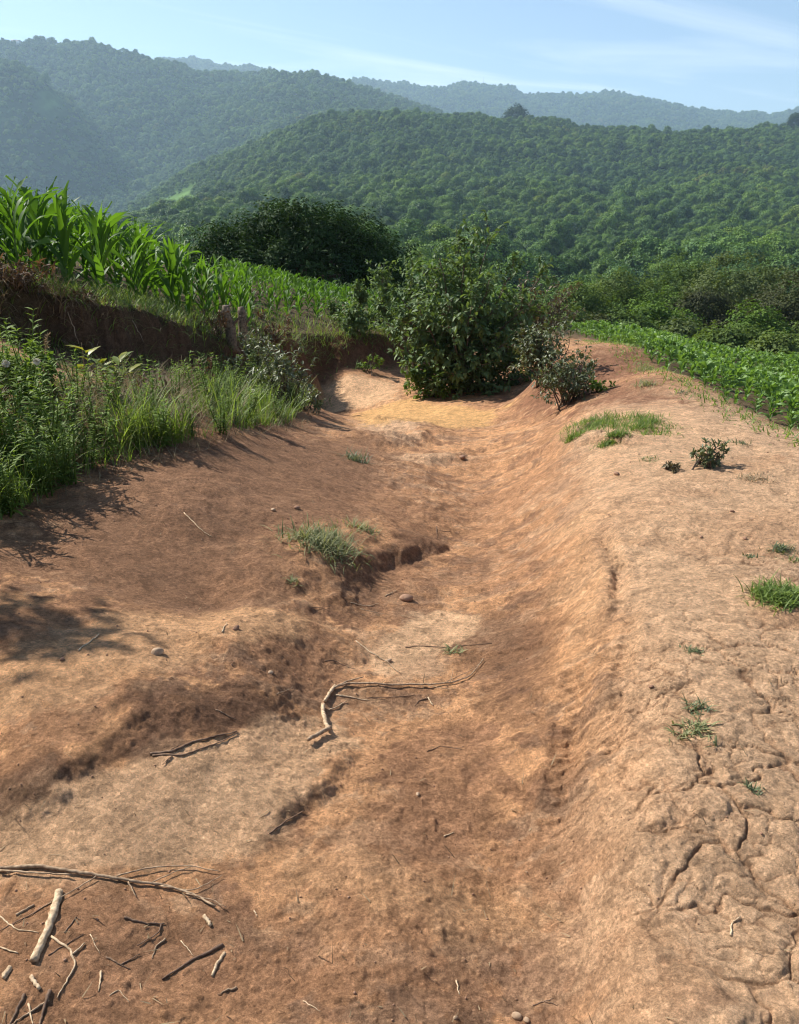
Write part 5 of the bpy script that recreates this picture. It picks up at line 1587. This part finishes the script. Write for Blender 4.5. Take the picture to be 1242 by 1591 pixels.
stone(632, 932, 24, 'dark red stone on the gully floor under the ledge')
stone(243, 1016, 24, 'pale flat stone lying on the left terrace', M_STONEP)
stone(367, 977, 14, 'small dark stone beside the short pale twig on the terrace')
stone(420, 1046, 11, 'small stone on the slope left of the slanting stick', M_STONEP)
stone(803, 1580, 18, 'whitish lump of earth at the bottom edge, right of centre', M_STONEP)
stone(818, 1586, 12, 'smaller whitish lump beside the one at the bottom edge', M_STONEP, 1)
stone(708, 1582, 9, 'tiny pebble at the bottom centre', M_STONEP)
stone(97, 1025, 10, 'small dark stone inside the shade patch on the terrace')
stone(462, 790, 12, 'small brown stone high on the left slope')
stone(425, 793, 10, 'pale pebble left of the brown one on the slope', M_STONEP)
stone(718, 712, 14, 'stone in the narrow bed below the clay lumps')
stone(650, 1235, 9, 'pale pebble on the dark patch in the lower middle', M_STONEP)
stone(1012, 1068, 10, 'dark crumb of earth on the shoulder above the sprigs')
stone(1138, 795, 9, 'black-looking crumb on the upper shoulder')
stone(1090, 835, 8, 'lone dark pebble on the upper shoulder below the crumb')
stone(1158, 837, 9, 'dark pebble to the right on the upper shoulder', None, 3)
stone(958, 737, 12, 'flat dark chip on the pale shoulder crest')
stone(605, 1028, 12, 'pale stone between the slanting stick and the straight twig', M_STONEP)

# loose crumbs nobody could count
rg = np.random.default_rng(99)
n = 4200
yy = 1.0 + 7.5 * rg.random(n) ** 1.7; xx = (rg.random(n) - .5) * 1.25 * (.94 * yy + .6)
dens = vnoise(xx * 1.9, yy * 1.9, 501) * .6 + .4 * vnoise(xx * 6, yy * 6, 503)
k = dens > .47
xx, yy = xx[k], yy[k]; n = len(xx)
zz = height(xx, yy)
r = (.0011 + .0030 * rg.random(n) ** 4) * (1 + .1 * yy)
oc = np.array([[1, 0, 0], [0, 1, 0], [-1, 0, 0], [0, -1, 0], [0, 0, 1], [0, 0, -1]], float)
V = np.c_[xx, yy, zz + r * .3][:, None] + oc[None] * (r[:, None] * (.6 + .7 * rg.random((n, 6))))[..., None]
b = np.arange(n)[:, None] * 6
crumb_faces = np.concatenate([b + f for f in ([0, 1, 4], [1, 2, 4], [2, 3, 4], [3, 0, 4], [1, 0, 5], [2, 1, 5], [3, 2, 5], [0, 3, 5])])
cr = link_mesh('gravel', V.reshape(-1, 3), crumb_faces, M_STONE)
tag(cr, 'loose crumbs of earth and grit scattered over the track', 'gravel', kind='stuff')
# broken straw and leaf bits
n = 1500
yy = 1.05 + 6 * rg.random(n) ** 1.5; xx = (rg.random(n) - .5) * 1.2 * (.94 * yy + .6)
wl = rg.random(n) < np.where((xx < -.35) & (yy < 2.0), 1, np.where(np.abs(xx - .05) < .5, .45, .22))
xx, yy = xx[wl], yy[wl]; n = len(xx)
P = np.c_[xx, yy, height(xx, yy) + .003]
g = Geo(); g.add(*blades(rg, P, .012 + .045 * rg.random(n) ** 2, .0012 + .0022 * rg.random(n), R(88), rg.random(n), None, 2, .03))
tag(g.build('straw_litter', M_DRY), 'short bits of straw strewn over the bare earth', 'litter', kind='stuff')

# ------------------------------------------------------------------ far masts and houses on the ridges
def mast(u, v_top, v_bot, y, label):
    x, yy, zt = at_y(u, v_top, y); zb = at_y(u, v_bot, y)[2] - 6
    root = empty('radio_mast', (x, y, zb), label, 'mast')
    g = Geo(); h = zt - zb
    for a in range(3):
        c = np.array([math.cos(a * 2.1), math.sin(a * 2.1), 0]) * 1.1
        g.tube(np.array([c * 1.3, c * .4 + [0, 0, h]]), .35, 4)
    for q in np.linspace(.05, .95, 12):
        w = 1.1 * (1.3 - .9 * q)
        g.tube(np.array([[math.cos(a * 2.1) * w, math.sin(a * 2.1) * w, q * h] for a in (0, 1, 2, 0)]), .2, 4)
    g.build('lattice', M_MAST, root)
    g = Geo(); g.tube(np.array([[0, 0, h - .5], [0, 0, h + 7]]), .3, 5); g.build('aerial', M_MAST, root)


mast(648, 134, 146, 4140, 'short radio mast on the far ridge, first from the left')
mast(717, 122, 143, 4140, 'radio mast on the far ridge between the other two')
mast(752, 121, 143, 4140, 'radio mast on the far ridge, last to the right')


def house(u, v, y, w, d, h, label, rz=0.2):
    x, yy, z = at_y(u, v, y)
    z = float(hz(np.array([x]), np.array([float(y)]))[0]) + h * .6
    root = empty('house', (x, y, z), label, 'house', None, rz)
    def box(x0, x1, y0, y1, z0, z1):
        v = np.array([[a, b, c] for c in (z0, z1) for b in (y0, y1) for a in (x0, x1)], float)
        return v, [np.array([[0, 2, 3, 1], [4, 5, 7, 6], [0, 1, 5, 4], [2, 6, 7, 3], [0, 4, 6, 2], [1, 3, 7, 5]])]
    g = Geo(); g.add(*box(-w / 2, w / 2, -d / 2, d / 2, -3, h)); g.build('wall', M_WALLW, root)
    g = Geo(); e = .6; rh = h * .45
    v = np.array([[-w / 2 - e, -d / 2 - e, h + .02], [w / 2 + e, -d / 2 - e, h + .02], [w / 2 + e, d / 2 + e, h + .02], [-w / 2 - e, d / 2 + e, h + .02], [-w / 2 - e, 0, h + rh], [w / 2 + e, 0, h + rh]])
    g.add(v, [np.array([[0, 1, 5, 4], [2, 3, 4, 5], [3, 2, 1, 0]]), np.array([[0, 4, 3], [1, 2, 5]])]); g.build('roof', M_ROOF, root)
    g = Geo()
    for q in (-.3, .3):
        g.add(*box(w * q - .7, w * q + .7, -d / 2 - .06, -d / 2 + .2, h * .35, h * .8))
    a = g.build('window', M_MAST, root)


house(22, 66, 2200, 12, 8, 7, 'white house at the left end of the mountain skyline')
house(66, 66, 2200, 16, 8, 7, 'wider white house right of the first on the mountain skyline')
house(30, 76, 2150, 9, 7, 5, 'small white house just below the skyline houses')
house(742, 176, 1190, 9, 6, 6.5, 'little pale house among trees left of the tall round crest tree')

# ------------------------------------------------------------------ haze, light, sky, camera
HZ_TOP = float(HZ.max()) + 60; HZ_BOT = float(min(HZ.min(), -16)) - 3
def haze_box():
    v = np.array([[a, b, c] for c in (HZ_BOT, HZ_TOP) for b in (-400., 5600.) for a in (-4600., 4600.)])
    f = np.array([[0, 2, 3, 1], [4, 5, 7, 6], [0, 1, 5, 4], [2, 6, 7, 3], [0, 4, 6, 2], [1, 3, 7, 5]])
    m, nt, N, L = new_mat('haze_air')
    out = N('ShaderNodeOutputMaterial'); pv = N('ShaderNodeVolumePrincipled')
    pv.inputs['Color'].default_value = (.58, .80, 1.0, 1); pv.inputs['Density'].default_value = HAZE_D; pv.inputs['Anisotropy'].default_value = .25
    L(pv.outputs[0], out.inputs['Volume'])
    return tag(link_mesh('haze', v, f, m), 'pale blue haze filling the valley', 'haze', kind='stuff')


HAZE_D = 1.45e-4
haze_box()

sun = bpy.data.lights.new('sun', 'SUN'); sun.energy = 4.9; sun.angle = R(.53); sun.color = (1, .955, .88)
so = bpy.data.objects.new('sun', sun); COL.objects.link(so)
sd = Vector((math.sin(SUN_AZ) * math.cos(SUN_EL), math.cos(SUN_AZ) * math.cos(SUN_EL), math.sin(SUN_EL)))
so.rotation_euler = sd.to_track_quat('Z', 'Y').to_euler()
so.location = (-20, 20, 30)

w = bpy.data.worlds.new('World'); SC.world = w; w.use_nodes = True
nt = w.node_tree; nt.nodes.clear(); N = nt.nodes.new; L = nt.links.new
out = N('ShaderNodeOutputWorld'); bg = N('ShaderNodeBackground'); sky = N('ShaderNodeTexSky')
sky.sky_type = 'NISHITA'; sky.sun_disc = False; sky.sun_elevation = SUN_EL; sky.sun_rotation = SUN_AZ
sky.altitude = 900; sky.air_density = 1.0; sky.dust_density = .6; sky.ozone_density = 1.6
bg.inputs['Strength'].default_value = .08
tc = N('ShaderNodeTexCoord')
# thin cirrus: streaky noise on a high plane
sx = N('ShaderNodeSeparateXYZ'); L(tc.outputs['Generated'], sx.inputs[0])
dv = N('ShaderNodeVectorMath'); dv.operation = 'DIVIDE'
mz_ = N('ShaderNodeMath'); mz_.operation = 'MAXIMUM'; mz_.inputs[1].default_value = .03; L(sx.outputs['Z'], mz_.inputs[0])
cb = N('ShaderNodeCombineXYZ'); [L(mz_.outputs[0], cb.inputs[i]) for i in range(3)]
L(tc.outputs['Generated'], dv.inputs[0]); L(cb.outputs[0], dv.inputs[1])
mr_ = N('ShaderNodeMapping'); mr_.inputs['Rotation'].default_value = (0, 0, R(-42)); L(dv.outputs[0], mr_.inputs['Vector'])
mp = N('ShaderNodeMapping'); mp.inputs['Scale'].default_value = (.16, .62, 1); mp.inputs['Location'].default_value = (6.6, 3.3, 0)
L(mr_.outputs[0], mp.inputs['Vector'])
cn = N('ShaderNodeTexNoise'); cn.inputs['Scale'].default_value = 1.3; cn.inputs['Detail'].default_value = 7; cn.inputs['Roughness'].default_value = .55; cn.inputs['Distortion'].default_value = .6
L(mp.outputs[0], cn.inputs['Vector'])
cr_ = N('ShaderNodeMapRange'); cr_.inputs[1].default_value = .5; cr_.inputs[2].default_value = .78; cr_.inputs[3].default_value = 0; cr_.inputs[4].default_value = .7
L(cn.outputs['Fac'], cr_.inputs[0])
cm = N('ShaderNodeMix'); cm.data_type = 'RGBA'; cm.inputs[7].default_value = (8.5, 9, 9.4, 1)
L(cr_.outputs[0], cm.inputs[0]); L(sky.outputs[0], cm.inputs[6]); L(cm.outputs[2], bg.inputs['Color'])
L(bg.outputs[0], out.inputs['Surface'])

cam = bpy.data.cameras.new('camera'); co = bpy.data.objects.new('camera', cam); COL.objects.link(co)
cam.sensor_fit = 'HORIZONTAL'; cam.sensor_width = 36; cam.lens = 36 * F / 1242.
cam.clip_start = .05; cam.clip_end = 20000
co.location = (0, 0, CAM_H); co.rotation_euler = (R(90) - PITCH, 0, 0)
SC.camera = co

SC.view_settings.view_transform = 'Standard'; SC.view_settings.look = 'None'; SC.view_settings.exposure = .92; SC.view_settings.gamma = 1
SC.render.engine = 'CYCLES'
cy = SC.cycles
cy.max_bounces = 6; cy.diffuse_bounces = 3; cy.glossy_bounces = 2; cy.transmission_bounces = 4; cy.volume_bounces = 1; cy.transparent_max_bounces = 8
cy.use_denoising = True
cy.adaptive_threshold = .006
cy.filter_width = 1.1
cy.caustics_reflective = False; cy.caustics_refractive = False
